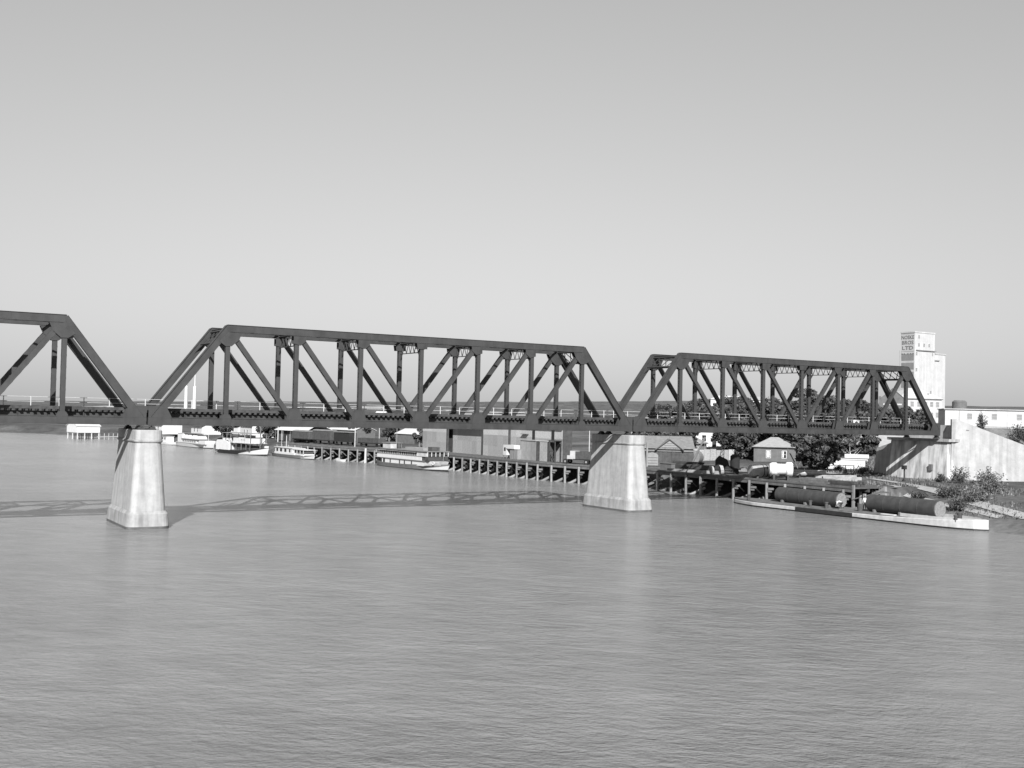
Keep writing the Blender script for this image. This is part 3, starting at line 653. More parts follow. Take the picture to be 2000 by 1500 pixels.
po = MB().box(-.12, .12, -.12, .12, 0, 4.3).build('gantry_post', 'pile'); po.location = (97.6, 43.6, ZL); tag(po, 'square grey post standing before the gabled goods shed', 'post')

# arched iron tank behind
at = thing('water_tank', 'grey round-topped iron tank on the ground right of the gabled shed', 'tank', (113.6, 49.0, ZL), R(35))
MB().lathe((-1.7, 0, 1.35), (1, 0, 0), [(0, 1.1), (.05, 1.3), (3.3, 1.3), (3.35, 1.1)], 24).build('shell', 'roof_grey', at)
for xx in (-1.1, .9): MB().box(xx, xx+.25, -1.0, 1.0, 0, .5).build('cradle', 'timber_dark', at)

# cottage with hipped roof
ct = thing('cottage', 'grey stone cottage with pale hipped roof and two windows behind the wharf', 'house', (129.2, 43.6, tz(129, 44)-.25), R(-44))
hip(ct, -4.0, 4.0, 0, 6.5, 0, 2.95, 5.0, 'wall_grey', 'iron_roof')
for xx in (-1.2, 1.8): win_y(ct, xx, 0, 1.0, .75, 1.35, 'white', 'glass'); 
MB().box(-1.5, -.95, -.03, -.022, 1.1, 2.3).build('blind', 'blind', ct); MB().box(1.5, 1.75, -.03, -.022, 1.1, 2.3).build('blind', 'blind', ct)
MB().box(2.6, 3.2, 2.9, 3.5, 4.4, 5.6).build('chimney', 'brick', ct)
# white gabled building beside the abutment
wb = thing('white_boathouse', 'white walled building with pale gable roof left of the abutment', 'house', (152.6, 37.4, -6.9), R(-42))
gable(wb, -.4, 14, 0, 7.5, -1.0, 3.3, 6.0, 'white', 'iron_roof', axis='x', over=.25)
# low white sheds
lw = thing('low_white_shed', 'low bright white flat shed left of the bridge shadow on the bank', 'shed', (129.2, 26.2, tz(129, 26)-.3), R(-48))
MB().box(-3.7, 3.7, 0, 4, 0, 1.95).build('wall', 'white', lw); MB().box(-3.85, 3.85, -.12, 4.1, 1.95, 2.07).build('roof', 'roof_white', lw)
lw2 = thing('low_white_shed', 'small white shed behind the low bright white shed', 'shed', (137.5, 30.5, tz(137, 30)-.3), R(-48))
gable(lw2, -2, 2, 0, 3, 0, 1.6, 2.1, 'white_old', 'roof_white', axis='x', over=.2)

# flour mill and silo tower
sx, sy = 246.5, 104.6
si = thing('silo_tower', 'tall white mill silo tower with painted name and dark bands rising behind the bridge', 'silo', (sx, sy, 0))
zb = tz(sx+4, sy+2)-2
MB().box(0, 9.2, 0, 5.0, zb, 29.2).build('tower', 'mill_white', si)
MB().box(-.12, 9.3, -.12, 5.12, 28.95, 29.35).build('coping', 'mill_white', si)
MB().box(9.0, 15, .6, 9, zb, 23.0).build('annex', 'mill_white', si); MB().box(.6, 9.7, -.35, .02, 23.6, 23.85).build('ledge', 'boat_grey', si)
MB().box(8.5, 15.2, .4, 9.2, 22.9, 23.15).build('annex_roof', 'mill_white', si)
for i in range(5):
    zz = 20.6-i*2.72
    MB().box(-.02, .05, .25, 4.75, zz, zz+2.05).build('dark_band', 'silo_band', si)
for xx, zz in ((1.9, 27.3), (1.9, 24.9), (4.3, 24.9), (6.6, 24.9), (.9, 22.2), (.9, 17.4), (.9, 12.6)): win_y(si, xx, 0, zz, .7, .9, 'white_old', 'silo_band')
win_y(si, 8.2, 0, 22.3, .5, .8, 'white_old', 'silo_band'); MB().box(9.5, 12.0, .3, .58, 20.9, 21.2).build('hood', 'boat_grey', si)
def lettering(txt, parent, loc_, rot_, size, m, name='lettering', wfit=None):
    cu = bpy.data.curves.new(name, 'FONT'); cu.body = txt; cu.size = size; cu.extrude = .012; cu.offset = .03; cu.align_x = 'CENTER'; cu.resolution_u = 2
    o = bpy.data.objects.new('tmp', cu); COL.objects.link(o); bpy.context.view_layer.update()
    me = bpy.data.meshes.new_from_object(o.evaluated_get(bpy.context.evaluated_depsgraph_get())); me.name = name
    bpy.data.objects.remove(o); me.materials.clear(); me.materials.append(MATS[m])
    if wfit:
        xs = [v.co.x for v in me.vertices]; k = wfit/(max(xs)-min(xs))
        for v in me.vertices: v.co.x *= k
    e = link(name, me, parent); e.location = loc_; e.rotation_euler = rot_; return e
for txt, zz, sz, wf_ in (('NOSKE', 27.1, 1.55, 4.6), ('BROS', 25.5, 1.55, 4.2), ('LTD', 23.9, 1.55, 4.0)):
    lettering(txt, si, (-.03, 2.5, zz), (R(90), 0, R(-90)), sz, 'print', wfit=wf_)
MB().box(-.02, .03, .1, 4.9, 28.6, 28.7).box(-.02, .03, .1, 4.9, 23.3, 23.42).build('painted_line', 'boat_grey', si)
for yy in (4.5, 3.7, 2.4, 1.4, .5): MB().box(-.02, .03, yy-.22, yy+.22, 22.5, 22.9).build('faded_mark', 'boat_grey', si)
MB().tube((-.25, 5.2, zb), (-.25, 5.2, 23.8), .07, n=6).build('down_pipe', 'boat_grey', si)

ml = thing('flour_mill', 'three-storey white mill house with hipped roof below the silo tower', 'mill', (226, 87.5, 0), R(-22))
zb = tz(226, 88)-2.5
MB().box(-4.4, 7.6, 0, 10, zb, 8.4).build('wall', 'mill_white', ml); MB().box(-4.7, 7.9, -.3, 10.3, 8.4, 8.62).build('eave', 'boat_grey', ml)
MB().add([(-4.9, -.5, 8.62), (8.1, -.5, 8.62), (8.1, 10.5, 8.62), (-4.9, 10.5, 8.62), (-.2, 5, 11.6), (3.4, 5, 11.6)], [(0, 1, 5, 4), (1, 2, 5), (2, 3, 4, 5), (3, 0, 4), (0, 3, 2, 1)]).build('roof', 'mill_white', ml)
for zz in (6.4, 3.5, .7):
    for xx in (-3.2, -1.2, .8, 2.8, 4.6, 6.4): win_y(ml, xx, 0, zz, .95, 1.35, 'mill_white', 'silo_band')
MB().prism([(4.0, .9, 9.3), (5.0, .9, 9.3), (4.5, .9, 10.2)], (0, 2.6, 0)).build('dormer', 'white_old', ml)
MB().tube((5.6, 2.2, 9.0), (5.6, 2.2, 10.9), .14, n=10).build('vent_pipe', 'roof_grey', ml)
# dark gabled church-like building in front
ch = thing('gabled_hall', 'grey stone gabled hall among trees left of the mill', 'hall', (197.3, 71.8, 0), R(-50))
zb = tz(193, 75)-2
gable(ch, -2.9, 2.9, 0, 12, zb, 7.8, 10.4, 'wall_grey', 'roof_grey', axis='y', over=.15); MB().box(-2.2, 2.2, -.1, .02, 6.2, 6.6).build('string_course', 'mill_white', ch)
for s_ in (-1, 1): MB().box(s_*3.0-.3, s_*3.0+.3, -.15, .6, zb, 8.4).build('buttress', 'wall_grey', ch)
for s_ in (-1.2, 1.2): win_y(ch, s_, 0, 2.6, .9, 2.2, 'white_old', 'silo_band')
# long white shed far right with dark tank
ls = thing('mill_warehouse', 'long white warehouse right of the mill with a dark tank above', 'warehouse', (216.8, 71.2, 0), R(-42))
zb = tz(217, 71)-3
MB().box(0, 30, 0, 9, zb, 5.6).build('wall', 'mill_white', ls); MB().box(-.3, 30.3, -.4, 9.4, 5.6, 5.8).build('roof', 'mill_white', ls)
MB().lathe((4.0, 2.5, 5.8), (0, 0, 1), [(0, 1.8), (1.8, 1.8), (2.2, 1.3)], 20).build('roof_tank', 'wall_grey', ls)
MB().box(3.4, 3.55, -.06, .02, zb, 5.5).build('pilaster', 'boat_grey', ls); MB().box(0, 30, -.05, .02, 1.2, 1.4).build('string_course', 'boat_grey', ls)
for xx in (6, 12, 18, 24): win_y(ls, xx, 0, 3.2, 1.2, 1.4, 'white_old', 'silo_band')

# houses on the town rise
hs = [(366, 318, 0, 'white bungalow on the far rise, leftmost behind the right span', 12, 8), (343, 340, 12, 'small white far house left of the far bungalow', 8, 6), (351, 300, -20, 'long white cottage on the far rise seen between the truss members', 17, 7), (385, 324, 10, 'pale house near the skyline among dark trees', 15, 8), (372, 300, -10, 'second pale house near the skyline, right of the first', 11, 7), (140.6, 73.2, -30, 'white house with iron roof partly hidden behind the derrick mast', 9, 6), (171, 60, -40, 'white cottage roof with chimney under the trees, left of the hall', 7, 5), (155, 45, -40, 'small pale cottage under trees behind the white boathouse', 6, 4.5), (124, 66, -35, 'grey iron roofed shed behind the arched tank', 10, 6), (217, 111, -30, 'pale cottage gable showing between tree crowns behind the right span', 8, 6)]
for i, (x, y, rz, lab, lx, ly) in enumerate(hs):
    z0 = tz(x, y)-.5; h_ = thing('town_house', lab, 'house', (x, y, z0), R(rz-20), 'houses on the town rise')
    wm_ = 'white' if i not in (8,) else 'iron_sheet'
    hip(h_, -lx/2, lx/2, -ly/2, ly/2, 0, 3.4, 5.4, wm_, 'roof_white' if i in (1, 2, 5, 6) else 'iron_roof')
    for xx in (-lx/4, lx/4): win_y(h_, xx, -ly/2, 1.3, .9, 1.3)
    MB().box(-.45, .45, -ly/2-.04, -ly/2+.02, 0, 2.3).build('door', 'timber_dark', h_)
    MB().box(lx/4, lx/4+.6, -.3, .3, 4.4, 6.2).build('chimney', 'brick', h_)
# pale picket fence and yard wall under the trees
fn = thing('iron_fence', 'pale corrugated iron yard fence right of the gabled shed', 'fence', (121.5, 54.5, tz(122, 55)-.1), R(-40))
for i in range(9): MB().box(-5.4+i*1.2, -4.26+i*1.2, -.03, .03, 0, 2.2+.1*(i % 3)).build('panel', 'iron_sheet', fn)
for i in range(4): MB().box(-5.4+i*3.6, -5.25+i*3.6, .03, .15, 0, 2.2).build('post', 'timber', fn)

# far left bank buildings
fb_ = thing('boat_shed', 'white boat shed on stilts at the water on the far left bank', 'shed', (45.5, 296, ZW), R(10))
gable(fb_, -4, 4, -5, 5, 2.3, 4.6, 6.6, 'white', 'roof_white', axis='x')
for xx in (-3.7, -1.2, 1.2, 3.7):
    for yy in (-4.7, 0, 4.7): MB().box(xx-.12, xx+.12, yy-.12, yy+.12, -2.5, 2.3).build('stilt', 'white', fb_)
rf = thing('jetty', 'pale jetty with thin white posts beside the far boat shed', 'jetty', (55, 290, ZW), R(12))
MB().box(-6, 6, -1, 1, .95, 1.1).build('deck', 'white_old', rf)
for i in range(8): MB().box(-5.8+i*1.6, -5.66+i*1.6, -.9, -.76, -2.5, 2.2).build('post', 'white_old', rf)
for i, (x, y, lx, ly, h, rz, rm, lab) in enumerate(((66, 262, 7, 9, 3.4, 8, 'roof_white', 'white cottage on the bank just right of the left pier top'), (76.5, 250, 8, 10, 3.2, 5, 'wagon', 'white house with dark overhanging roof behind the moored launches'), (92, 262, 9, 9, 3.2, 12, 'roof_white', 'white house behind the bank tree at left'), (88, 236, 6, 7, 2.8, 0, 'roof_grey', 'grey roofed shed right of the bank tree'), (84, 222, 7, 12, 4.2, 0, 'roof_white', 'pale shed behind the stern-wheel boat'))):
    z0 = max(tz(x, y), ZL)-.3; h_ = thing('bank_house', lab, 'house', (x, y, z0), R(rz), 'houses on the left bank')
    gable(h_, -lx/2, lx/2, -ly/2, ly/2, 0, h, h+2.0, 'white', rm, axis='y', over=.6); win_x(h_, -lx/2, -1.5, 1.2, 1, 1.3); win_x(h_, -lx/2, 1.5, 1.2, 1, 1.3)
for i in range(9):    # far farmhouses on the plain
    b_ = R([9.5, 10.6, 11.4, 13.2, 16, 37.5, 39.2, 40.5, 24.5][i]); d_ = [620, 700, 760, 900, 980, 900, 1000, 760, 1300][i]
    x, y = CAM[0]+math.sin(b_)*d_, CAM[1]+math.cos(b_)*d_
    h_ = thing('farm_house', ['white far farmhouse on the plain, seen just right of the left pier', 'second far white house right of the left pier', 'third far white house on the left plain', 'small far shed on the left plain', 'far white homestead behind the left span', 'far white homestead near the middle pier skyline', 'far pale barn on the slope behind the second pier', 'far white house on the slope right of the second pier', 'lone far white house on the middle plain'][i], 'house', (x, y, tz(x, y)-.3), R(15*i), 'far houses on the plain')
    gable(h_, -7, 7, -4, 4, 0, 4, 7, 'white', 'roof_white', axis='x')

# ------------------------------------------------------------------ boats
def hull(th, Ln, Bm, z0, zs, zbow, name, m, rake=1.2, stern=.75, full=.55, t0=0., t1=1., off=0., lo=None, hi=None, cap=True, n=22):
    def bh(t_):
        if t_ < .18: return Bm/2*(stern+(1-stern)*math.sin(t_/.18*math.pi/2))
        if t_ > full: return Bm/2*max(.0, 1-((t_-full)/(1-full))**2.2)
        return Bm/2
    def sheer(t_): return zs+(zbow-zs)*max(0, (t_-.35)/.65)**2+.15*(1-min(1, t_/.25))**2
    rings = []
    for i in range(n+1):
        t_ = t0+(t1-t0)*i/n; zt = sheer(t_); b_ = bh(t_)+.02; zl = z0 if lo is None else z0+(zt-z0)*lo(t_); zh = zt if hi is None else z0+(zt-z0)*hi(t_)
        def pt(sg, z):
            v = (z-z0)/max(.01, zt-z0); return Vector((-Ln/2+Ln*t_+rake*v*t_**6, sg*(b_*(.8+.2*v)+off), z))
        zm = (zl+zh)/2
        rings.append([pt(-1, zl), pt(-1, zm), pt(-1, zh), pt(1, zh), pt(1, zm), pt(1, zl)])
    return MB().loft(rings).build(name, m, th)
def rail(th, pts, h, m='white', step=1.2, name='rail'):
    mb = MB()
    for a, b_ in zip(pts[:-1], pts[1:]):
        a, b_ = Vector(a), Vector(b_); L_ = (b_-a).length; k = max(1, int(L_/step))
        for i in range(k+1):
            q = a+(b_-a)*i/k; mb.box(q.x-.03, q.x+.03, q.y-.03, q.y+.03, q.z, q.z+h)
        mb.beam(a+Vector((0, 0, h)), b_+Vector((0, 0, h)), .05, .05, side=(0, 0, 1)); mb.beam(a+Vector((0, 0, h*.5)), b_+Vector((0, 0, h*.5)), .03, .03, side=(0, 0, 1))
    return mb.build(name, m, th)
def heading(a, b_): return math.atan2(b_[1]-a[1], b_[0]-a[0])
# a: the two-deck excursion steamer. Bow towards the camera's right; the side seen is local -y
A0, A1 = (77.0, 112.6), (78.9, 85.2)
bo = thing('excursion_boat', 'large white two-deck river excursion boat moored at the long wharf', 'boat', ((A0[0]+A1[0])/2, (A0[1]+A1[1])/2, ZW), heading(A0, A1))
LB = 27.4
hull(bo, LB, 5.2, -.5, .95, 1.55, 'hull', 'hull_grey', stern=.6)
hull(bo, LB, 5.2, -.5, .95, 1.55, 'boot_line', 'hull_black', stern=.6, off=.02, lo=lambda t_: 0, hi=lambda t_: .42)
hull(bo, LB, 5.2, -.5, .95, 1.55, 'bow_flash', 'white', stern=.6, t0=.76, t1=.999, off=.03, lo=lambda t_: .44, hi=lambda t_: .46+.4*max(0, (t_-.76)/.24), n=10)
MB().box(-10.2, 8.3, -2.35, 2.35, .9, 1.95).build('lower_cabin', 'white', bo)
MB().add([(8.3, -2.35, .95), (8.3, 2.35, .95), (12.6, .8, 1.2), (12.6, -.8, 1.2), (8.3, -2.35, 1.95), (8.3, 2.35, 1.95), (12.9, 1.0, 2.0), (12.9, -1.0, 2.0)], [(0, 1, 2, 3), (7, 6, 5, 4), (0, 3, 7, 4), (3, 2, 6, 7), (2, 1, 5, 6), (1, 0, 4, 5)]).build('bow_bulwark', 'white_old', bo)
MB().box(-12.4, 9.0, -2.62, 2.62, 1.95, 2.03).build('sponson', 'boat_grey', bo)
MB().box(-11.4, 7.9, -2.6, 2.6, 2.03, 2.85).build('upper_bulwark', 'white', bo)
MB().box(-11.4, 9.6, -2.68, 2.68, 2.85, 2.92).build('deck_line', 'boat_grey', bo)
MB().box(-11.0, 6.6, -2.2, 2.2, 2.92, 3.85).build('saloon', 'timber_dark', bo)
for i in range(22):
    xx = -10.8+i*.8; MB().box(xx, xx+.14, -2.26, -2.2, 2.92, 3.75).build('mullion', 'white_old', bo)
for x0, x1 in ((-11.3, -7.4), (-7.2, -2.2), (-2.0, 5.4)):
    MB().prism([(x0, -2.62, 3.62), (x0, -2.35, 3.85), (x0, -2.3, 3.85), (x0, -2.57, 3.6)], (x1-x0, 0, 0)).build('awning', 'white' if x0 < -8 else 'white_old', bo)
MB().box(-12.0, 10.3, -2.75, 2.75, 3.88, 4.0).build('roof', 'roof_grey', bo)
for i in range(9):
    xx = 6.0+i*.52; MB().box(xx-.07, xx+.07, -2.55, -2.43, 2.92, 3.88).build('post', 'white', bo)
for i in range(6):
    yy = -2.5+i; MB().box(10.05, 10.17, yy-.06, yy+.06, 2.92, 3.88).build('post', 'white', bo)
MB().box(6.6, 9.8, -2.0, 2.0, 2.92, 3.86).build('fore_saloon', 'timber_dark', bo)
MB().box(7.9, 10.2, -2.5, 2.5, 2.05, 2.84).build('fore_deck_shade', 'timber_dark', bo)
MB().box(7.6, 9.3, -.9, .9, 4.0, 4.85).build('wheelhouse', 'wagon', bo); MB().box(7.55, 7.6, -.6, .6, 4.3, 4.75).build('wheelhouse_window', 'glass', bo)
MB().box(-11.0, -7.6, -1.4, 1.4, 4.0, 5.1).build('aft_house', 'white_old', bo); MB().box(-11.2, -7.4, -1.6, 1.6, 5.1, 5.2).build('aft_roof', 'roof_grey', bo)
MB().lathe((-6.2, 0, 4.0), (0, 0, 1), [(0, .5), (1.0, .5), (1.1, .3)], 14).build('water_drum', 'wagon', bo)
MB().box(-1.2, 6.3, -1.3, 1.3, 4.0, 4.55).build('skylight', 'boat_grey', bo)
for xx in (-6.0, -1.9, .2, 3.2): MB().box(xx, xx+.45, -2.4, -2.35, 1.0, 1.75).build('doorway', 'timber_dark', bo)
MB().box(-10.2, -8.2, -2.4, -2.35, .95, 1.8).build('stern_opening', 'dark', bo); MB().box(-9.4, -9.0, -2.44, -2.4, .95, 1.85).build('stern_post', 'white', bo)
def ring_mesh(th, c, r, rr, axis, m, name, n=16, k=8):
    c = Vector(c); d = Vector(axis).normalized(); a = d.orthogonal().normalized(); e = d.cross(a); vs_ = []; fs = []
    for i in range(n):
        q = 2*math.pi*i/n; rd = a*math.cos(q)+e*math.sin(q)
        for j in range(k):
            p_ = 2*math.pi*j/k; vs_.append(c+rd*(r+rr*math.cos(p_))+d*rr*math.sin(p_))
    for i in range(n):
        for j in range(k): fs.append((i*k+j, ((i+1) % n)*k+j, ((i+1) % n)*k+(j+1) % k, i*k+(j+1) % k))
    return MB().add(vs_, fs).build(name, m, th, smooth=True)
ring_mesh(bo, (11.0, -1.66, 1.6), .3, .08, (-.35, 1, 0), 'white', 'life_ring')
MB().tube((-3.6, -2.1, 4.0), (-3.6, -2.1, 8.6), .06, n=6).build('flag_staff', 'boat_grey', bo)
MB().tube((12.2, 0, 1.4), (12.5, 0, 4.6), .05, n=6).build('jack_staff', 'boat_grey', bo)
rail(bo, [(-11.9, -2.6, 2.92), (-11.9, 2.6, 2.92)], .7)
# b: the low cabin launch
A0, A1 = (69.6, 161.5), (70.4, 138)
lb = thing('cabin_launch', 'low white cabin launch with grey hull moored before the left end of the wharf', 'boat', ((A0[0]+A1[0])/2, (A0[1]+A1[1])/2, ZW), heading(A0, A1))
hull(lb, 23.6, 4.2, -.4, .75, 1.0, 'hull', 'hull_grey'); hull(lb, 23.6, 4.2, -.4, .75, 1.0, 'boot_line', 'hull_black', off=.02, lo=lambda t_: 0, hi=lambda t_: .42)
hull(lb, 23.6, 4.2, -.4, .75, 1.0, 'bow_flash', 'white', t0=.8, t1=.999, off=.03, lo=lambda t_: .44, hi=lambda t_: .5+.5*max(0, (t_-.8)/.2), n=10)
MB().box(-9.2, 4.0, -1.75, 1.75, .7, 1.25).box(4.0, 9.0, -1.5, 1.5, .7, 1.2).build('coaming', 'white', lb)
MB().box(-9.2, 2.6, -1.6, 1.6, 1.25, 2.35).build('cabin', 'white', lb)
for xx, wd in ((-7.6, 1.1), (-5.0, 1.3), (-2.1, 1.3), (.8, .8)): MB().box(xx-wd/2, xx+wd/2, -1.65, -1.6, 1.35, 2.15).build('window', 'dark', lb)
MB().box(-9.5, 2.9, -1.8, 1.8, 2.35, 2.45).build('roof', 'white', lb)
MB().box(2.6, 9.4, -1.6, 1.6, 2.15, 2.27).build('canopy', 'white', lb)
for xx in (3.4, 5.2, 7.2, 9.2):
    for yy in (-1.5, 1.5): MB().box(xx-.05, xx+.05, yy-.05, yy+.05, 1.2, 2.15).build('canopy_post', 'white', lb)
MB().box(3.2, 9.0, -1.2, 1.2, 1.2, 1.9).build('engine_box', 'timber_dark', lb)
MB().tube((-2.6, -1.2, 2.4), (-2.6, -1.2, 5.4), .09, n=8).build('funnel', 'white_old', lb); MB().tube((-8.9, 0, 2.4), (-8.9, 0, 7.4), .06, n=6).build('mast', 'white_old', lb)
# c: the stern-wheeler
A0, A1 = (61.4, 181), (65.6, 158)
sw_ = thing('stern_wheeler', 'river boat with big white rounded wheel box at its stern and open dark hold', 'boat', ((A0[0]+A1[0])/2, (A0[1]+A1[1])/2, ZW), heading(A0, A1))
hull(sw_, 23.4, 5.6, -.5, 1.0, 2.15, 'hull', 'hull_black', stern=.8); hull(sw_, 23.4, 5.6, -.5, 1.0, 2.15, 'bow_flash', 'white', stern=.8, t0=.55, t1=.999, off=.03, lo=lambda t_: .36, hi=lambda t_: .4+.55*max(0, (t_-.55)/.45)**.6, n=12)
pr = [(-10.9, -2.7, .95), (-10.9, -2.7, 3.0), (-10.3, -2.7, 3.55), (-7.0, -2.7, 3.6), (-5.0, -2.7, 3.2), (-3.6, -2.7, 2.6), (-3.6, -2.7, .95)]
MB().prism(pr[::-1], (0, 5.4, 0)).build('wheel_box', 'white', sw_)
wl = MB().tube((-11.6, -2.3, 1.4), (-11.6, 2.3, 1.4), .16, n=8).build('paddle_wheel', 'boat_grey', sw_)
for i in range(10):
    q = 2*math.pi*i/10; c_ = (-11.6+1.25*math.cos(q), 0, 1.4+1.25*math.sin(q)); MB().frame(c_, Vector((math.cos(q), 0, math.sin(q)))*.25, (0, 2.3, 0), Vector((-math.sin(q), 0, math.cos(q)))*.03).build('paddle', 'boat_grey', wl)
for yy in (-2.35, 2.35): ring_mesh(wl, (-11.6, yy, 1.4), 1.2, .06, (0, 1, 0), 'boat_grey', 'rim', n=20, k=6)
MB().box(-3.6, 7.0, -2.4, 2.4, 1.0, 1.12).build('main_deck', 'timber', sw_); MB().box(-3.0, 6.0, -1.4, 1.4, 1.12, 2.3).build('cargo', 'wagon', sw_)
MB().box(-3.7, 7.4, -2.5, 2.5, 2.95, 3.05).build('upper_deck', 'white_old', sw_)
for xx in (-3.2, -.4, 2.4, 5.0, 7.1):
    for yy in (-2.3, 2.3): MB().box(xx-.07, xx+.07, yy-.07, yy+.07, 1.1, 2.95).build('stanchion', 'timber', sw_)
MB().box(-2.0, 6.6, -2.3, 2.3, 3.05, 4.3).build('upper_bulwark', 'white', sw_)
MB().box(-.6, 3.0, -1.5, 1.5, 4.3, 5.0).build('wheelhouse', 'white', sw_); MB().box(-.4, 2.8, -1.53, -1.5, 4.5, 4.85).build('window', 'glass', sw_)
for xx in (2.2, 3.6): MB().box(xx, xx+.8, -2.33, -2.3, 3.75, 3.95).build('scuttle', 'boat_grey', sw_)
MB().box(-8.2, 7.4, -2.5, 2.5, 5.45, 5.55).build('awning_roof', 'boat_grey', sw_)
for xx in (-8.0, -5.6, -3.4, 4.2, 7.2):
    for yy in (-2.3, 2.3): MB().box(xx-.05, xx+.05, yy-.05, yy+.05, 3.0 if xx > -3.5 else 3.3, 5.45).build('awning_post', 'boat_grey', sw_)
for xx in (-7.4, -5.6, -3.8): MB().box(xx, xx+1.2, -2.5, -2.4, 3.55, 4.1).build('rail_board', 'white', sw_)
MB().tube((8.2, 0, 1.4), (8.2, 0, 7.6), .13, n=8).build('mast', 'timber', sw_); MB().tube((8.2, 0, 2.4), (12.4, 1.5, 6.2), .09, n=6).build('derrick', 'timber', sw_)
MB().box(11.3, 11.75, -.5, .5, 1.95, 2.5).build('stem_head', 'white', sw_)
# d: the long white launch with humped awnings
A0, A1 = (63.2, 234), (65.4, 205)
ld = thing('house_boat', 'long white houseboat with humped white awnings and thin mast, further up river', 'boat', ((A0[0]+A1[0])/2, (A0[1]+A1[1])/2, ZW), heading(A0, A1))
hull(ld, 28.8, 4.8, -.4, 1.1, 1.5, 'hull', 'white', stern=.5); hull(ld, 28.8, 4.8, -.4, 1.1, 1.5, 'boot_line', 'hull_black', stern=.5, off=.02, lo=lambda t_: 0, hi=lambda t_: .36)
MB().box(-11.0, 11.0, -2.42, 2.42, 1.08, 1.3).build('rubbing_strake', 'boat_grey', ld)
MB().box(-6.5, 6.0, -1.9, 1.9, 1.3, 2.35).build('cabin', 'white', ld); MB().box(6.0, 12.2, -1.6, 1.6, 1.2, 2.2).build('fore_cabin', 'white', ld)
for i in range(7): MB().box(-6.0+i*1.7, -5.3+i*1.7, -1.95, -1.9, 1.55, 2.1).build('window', 'glass', ld)
MB().box(-7.0, 7.4, -2.2, 2.2, 2.35, 2.5).build('roof', 'roof_grey', ld)
MB().box(-10.8, -6.4, -1.9, 1.9, 1.3, 3.9).build('stern_house', 'white', ld); MB().box(-10.9, -6.3, -2.0, 2.0, 3.9, 4.0).build('stern_roof', 'white_old', ld)
for xx, l_ in ((-4.6, 1.4), (-1.4, 1.3), (2.8, 2.2)):
    arc = [Vector((xx-l_*.75, -1.9+1.9*(1-math.cos(q)), 2.5+1.5*math.sin(q))) for q in np.linspace(0, math.pi, 9)]
    MB().prism(arc, (l_*1.5, 0, 0)).build('awning', 'white', ld)
MB().box(-6.3, 5.2, -1.5, 1.5, 4.0, 4.1).build('ridge_cover', 'roof_grey', ld)
MB().tube((10.6, 0, 2.2), (10.6, 0, 6.4), .07, n=6).build('mast', 'white_old', ld); MB().tube((-6.6, .6, 4.0), (-6.6, .6, 6.0), .18, n=8).build('funnel', 'wagon', ld)
# e: small launch and lighter and dinghy behind the left pier
A0, A1 = (60.6, 247), (62.4, 235.5)
le = thing('small_launch', 'small white launch with square cabin astern of the long houseboat', 'boat', ((A0[0]+A1[0])/2, (A0[1]+A1[1])/2, ZW), heading(A0, A1))
hull(le, 11.4, 3.0, -.4, .7, 1.0, 'hull', 'white', stern=.6); hull(le, 11.4, 3.0, -.4, .7, 1.0, 'boot_line', 'hull_black', stern=.6, off=.02, lo=lambda t_: 0, hi=lambda t_: .4)
MB().box(-2.5, 1.5, -1.2, 1.2, .7, 2.6).build('cabin', 'white', le); MB().box(-2.7, 1.7, -1.4, 1.4, 2.6, 2.7).build('roof', 'white_old', le)
for xx in (-1.6, 0.2): MB().box(xx-.4, xx+.4, -1.24, -1.2, 1.6, 2.3).build('window', 'glass', le)
A0, A1 = (56.0, 256), (58.6, 243)
lg_ = thing('lighter', 'grey dumb lighter moored beside the small launch, next to the left pier', 'boat', ((A0[0]+A1[0])/2, (A0[1]+A1[1])/2, ZW), heading(A0, A1))
hull(lg_, 13, 3.6, -.4, 1.3, 1.5, 'hull', 'boat_grey', stern=.9, full=.8); MB().box(-4, 2, -1.3, 1.3, 1.25, 2.0).build('hatch', 'white_old', lg_)
dg = thing('dinghy', 'little white dinghy afloat under the long wharf piles', 'boat', (74.6, 130.5, ZW), R(-80))
hull(dg, 3.4, 1.3, -.15, .4, .5, 'hull', 'white', rake=.2); MB().box(-.6, .6, -.5, .5, .36, .42).build('thwart', 'timber', dg)

# f: the iron barge with boilers in the right foreground
A0, A1 = (84.0, 6.0), (85.1, -34.5)
bg_ = thing('cargo_barge', 'long low cargo barge with white rubbing band moored in the right foreground', 'barge', ((A0[0]+A1[0])/2, (A0[1]+A1[1])/2, ZW), heading(A0, A1))
def bring(z, k, dx=0):
    pts = []
    for i in range(41):
        t_ = i/40; x = -20.3+40.6*t_
        b_ = 2.55*min(1, (t_/.16)**.6) if t_ < .16 else 2.55*(max(0, 1-((t_-.80)/.2)**2.2))**.5 if t_ > .80 else 2.55
        pts.append((x, b_))
    return [Vector((x, -b_*k-.02, z)) for x, b_ in pts]+[Vector((x, b_*k+.02, z)) for x, b_ in pts[::-1]]
def shr(ring, k=1.): return [Vector((q.x, q.y, q.z+k*.62*max(0, (q.x-1)/19.3)**2)) for q in ring]
MB().loft([bring(-.7, .93), bring(.16, .985)]).build('hull', 'hull_black', bg_)
MB().loft([bring(.16, 1.0), bring(.2, 1.03), shr(bring(.55, 1.035)), shr(bring(.6, 1.0))]).build('rubbing_band', 'white_old', bg_)
MB().loft([bring(.5, .96), bring(.8, .955)]).build('deck', 'timber', bg_)
MB().box(-6.2, 3.2, -2.69, -2.62, .12, .5).box(-6.2, 3.2, -2.69, -2.6, .5, .62).build('dark_patch', 'hull_black', bg_, label='dark stretch of the white band')  # dark strip laid over part of the white band
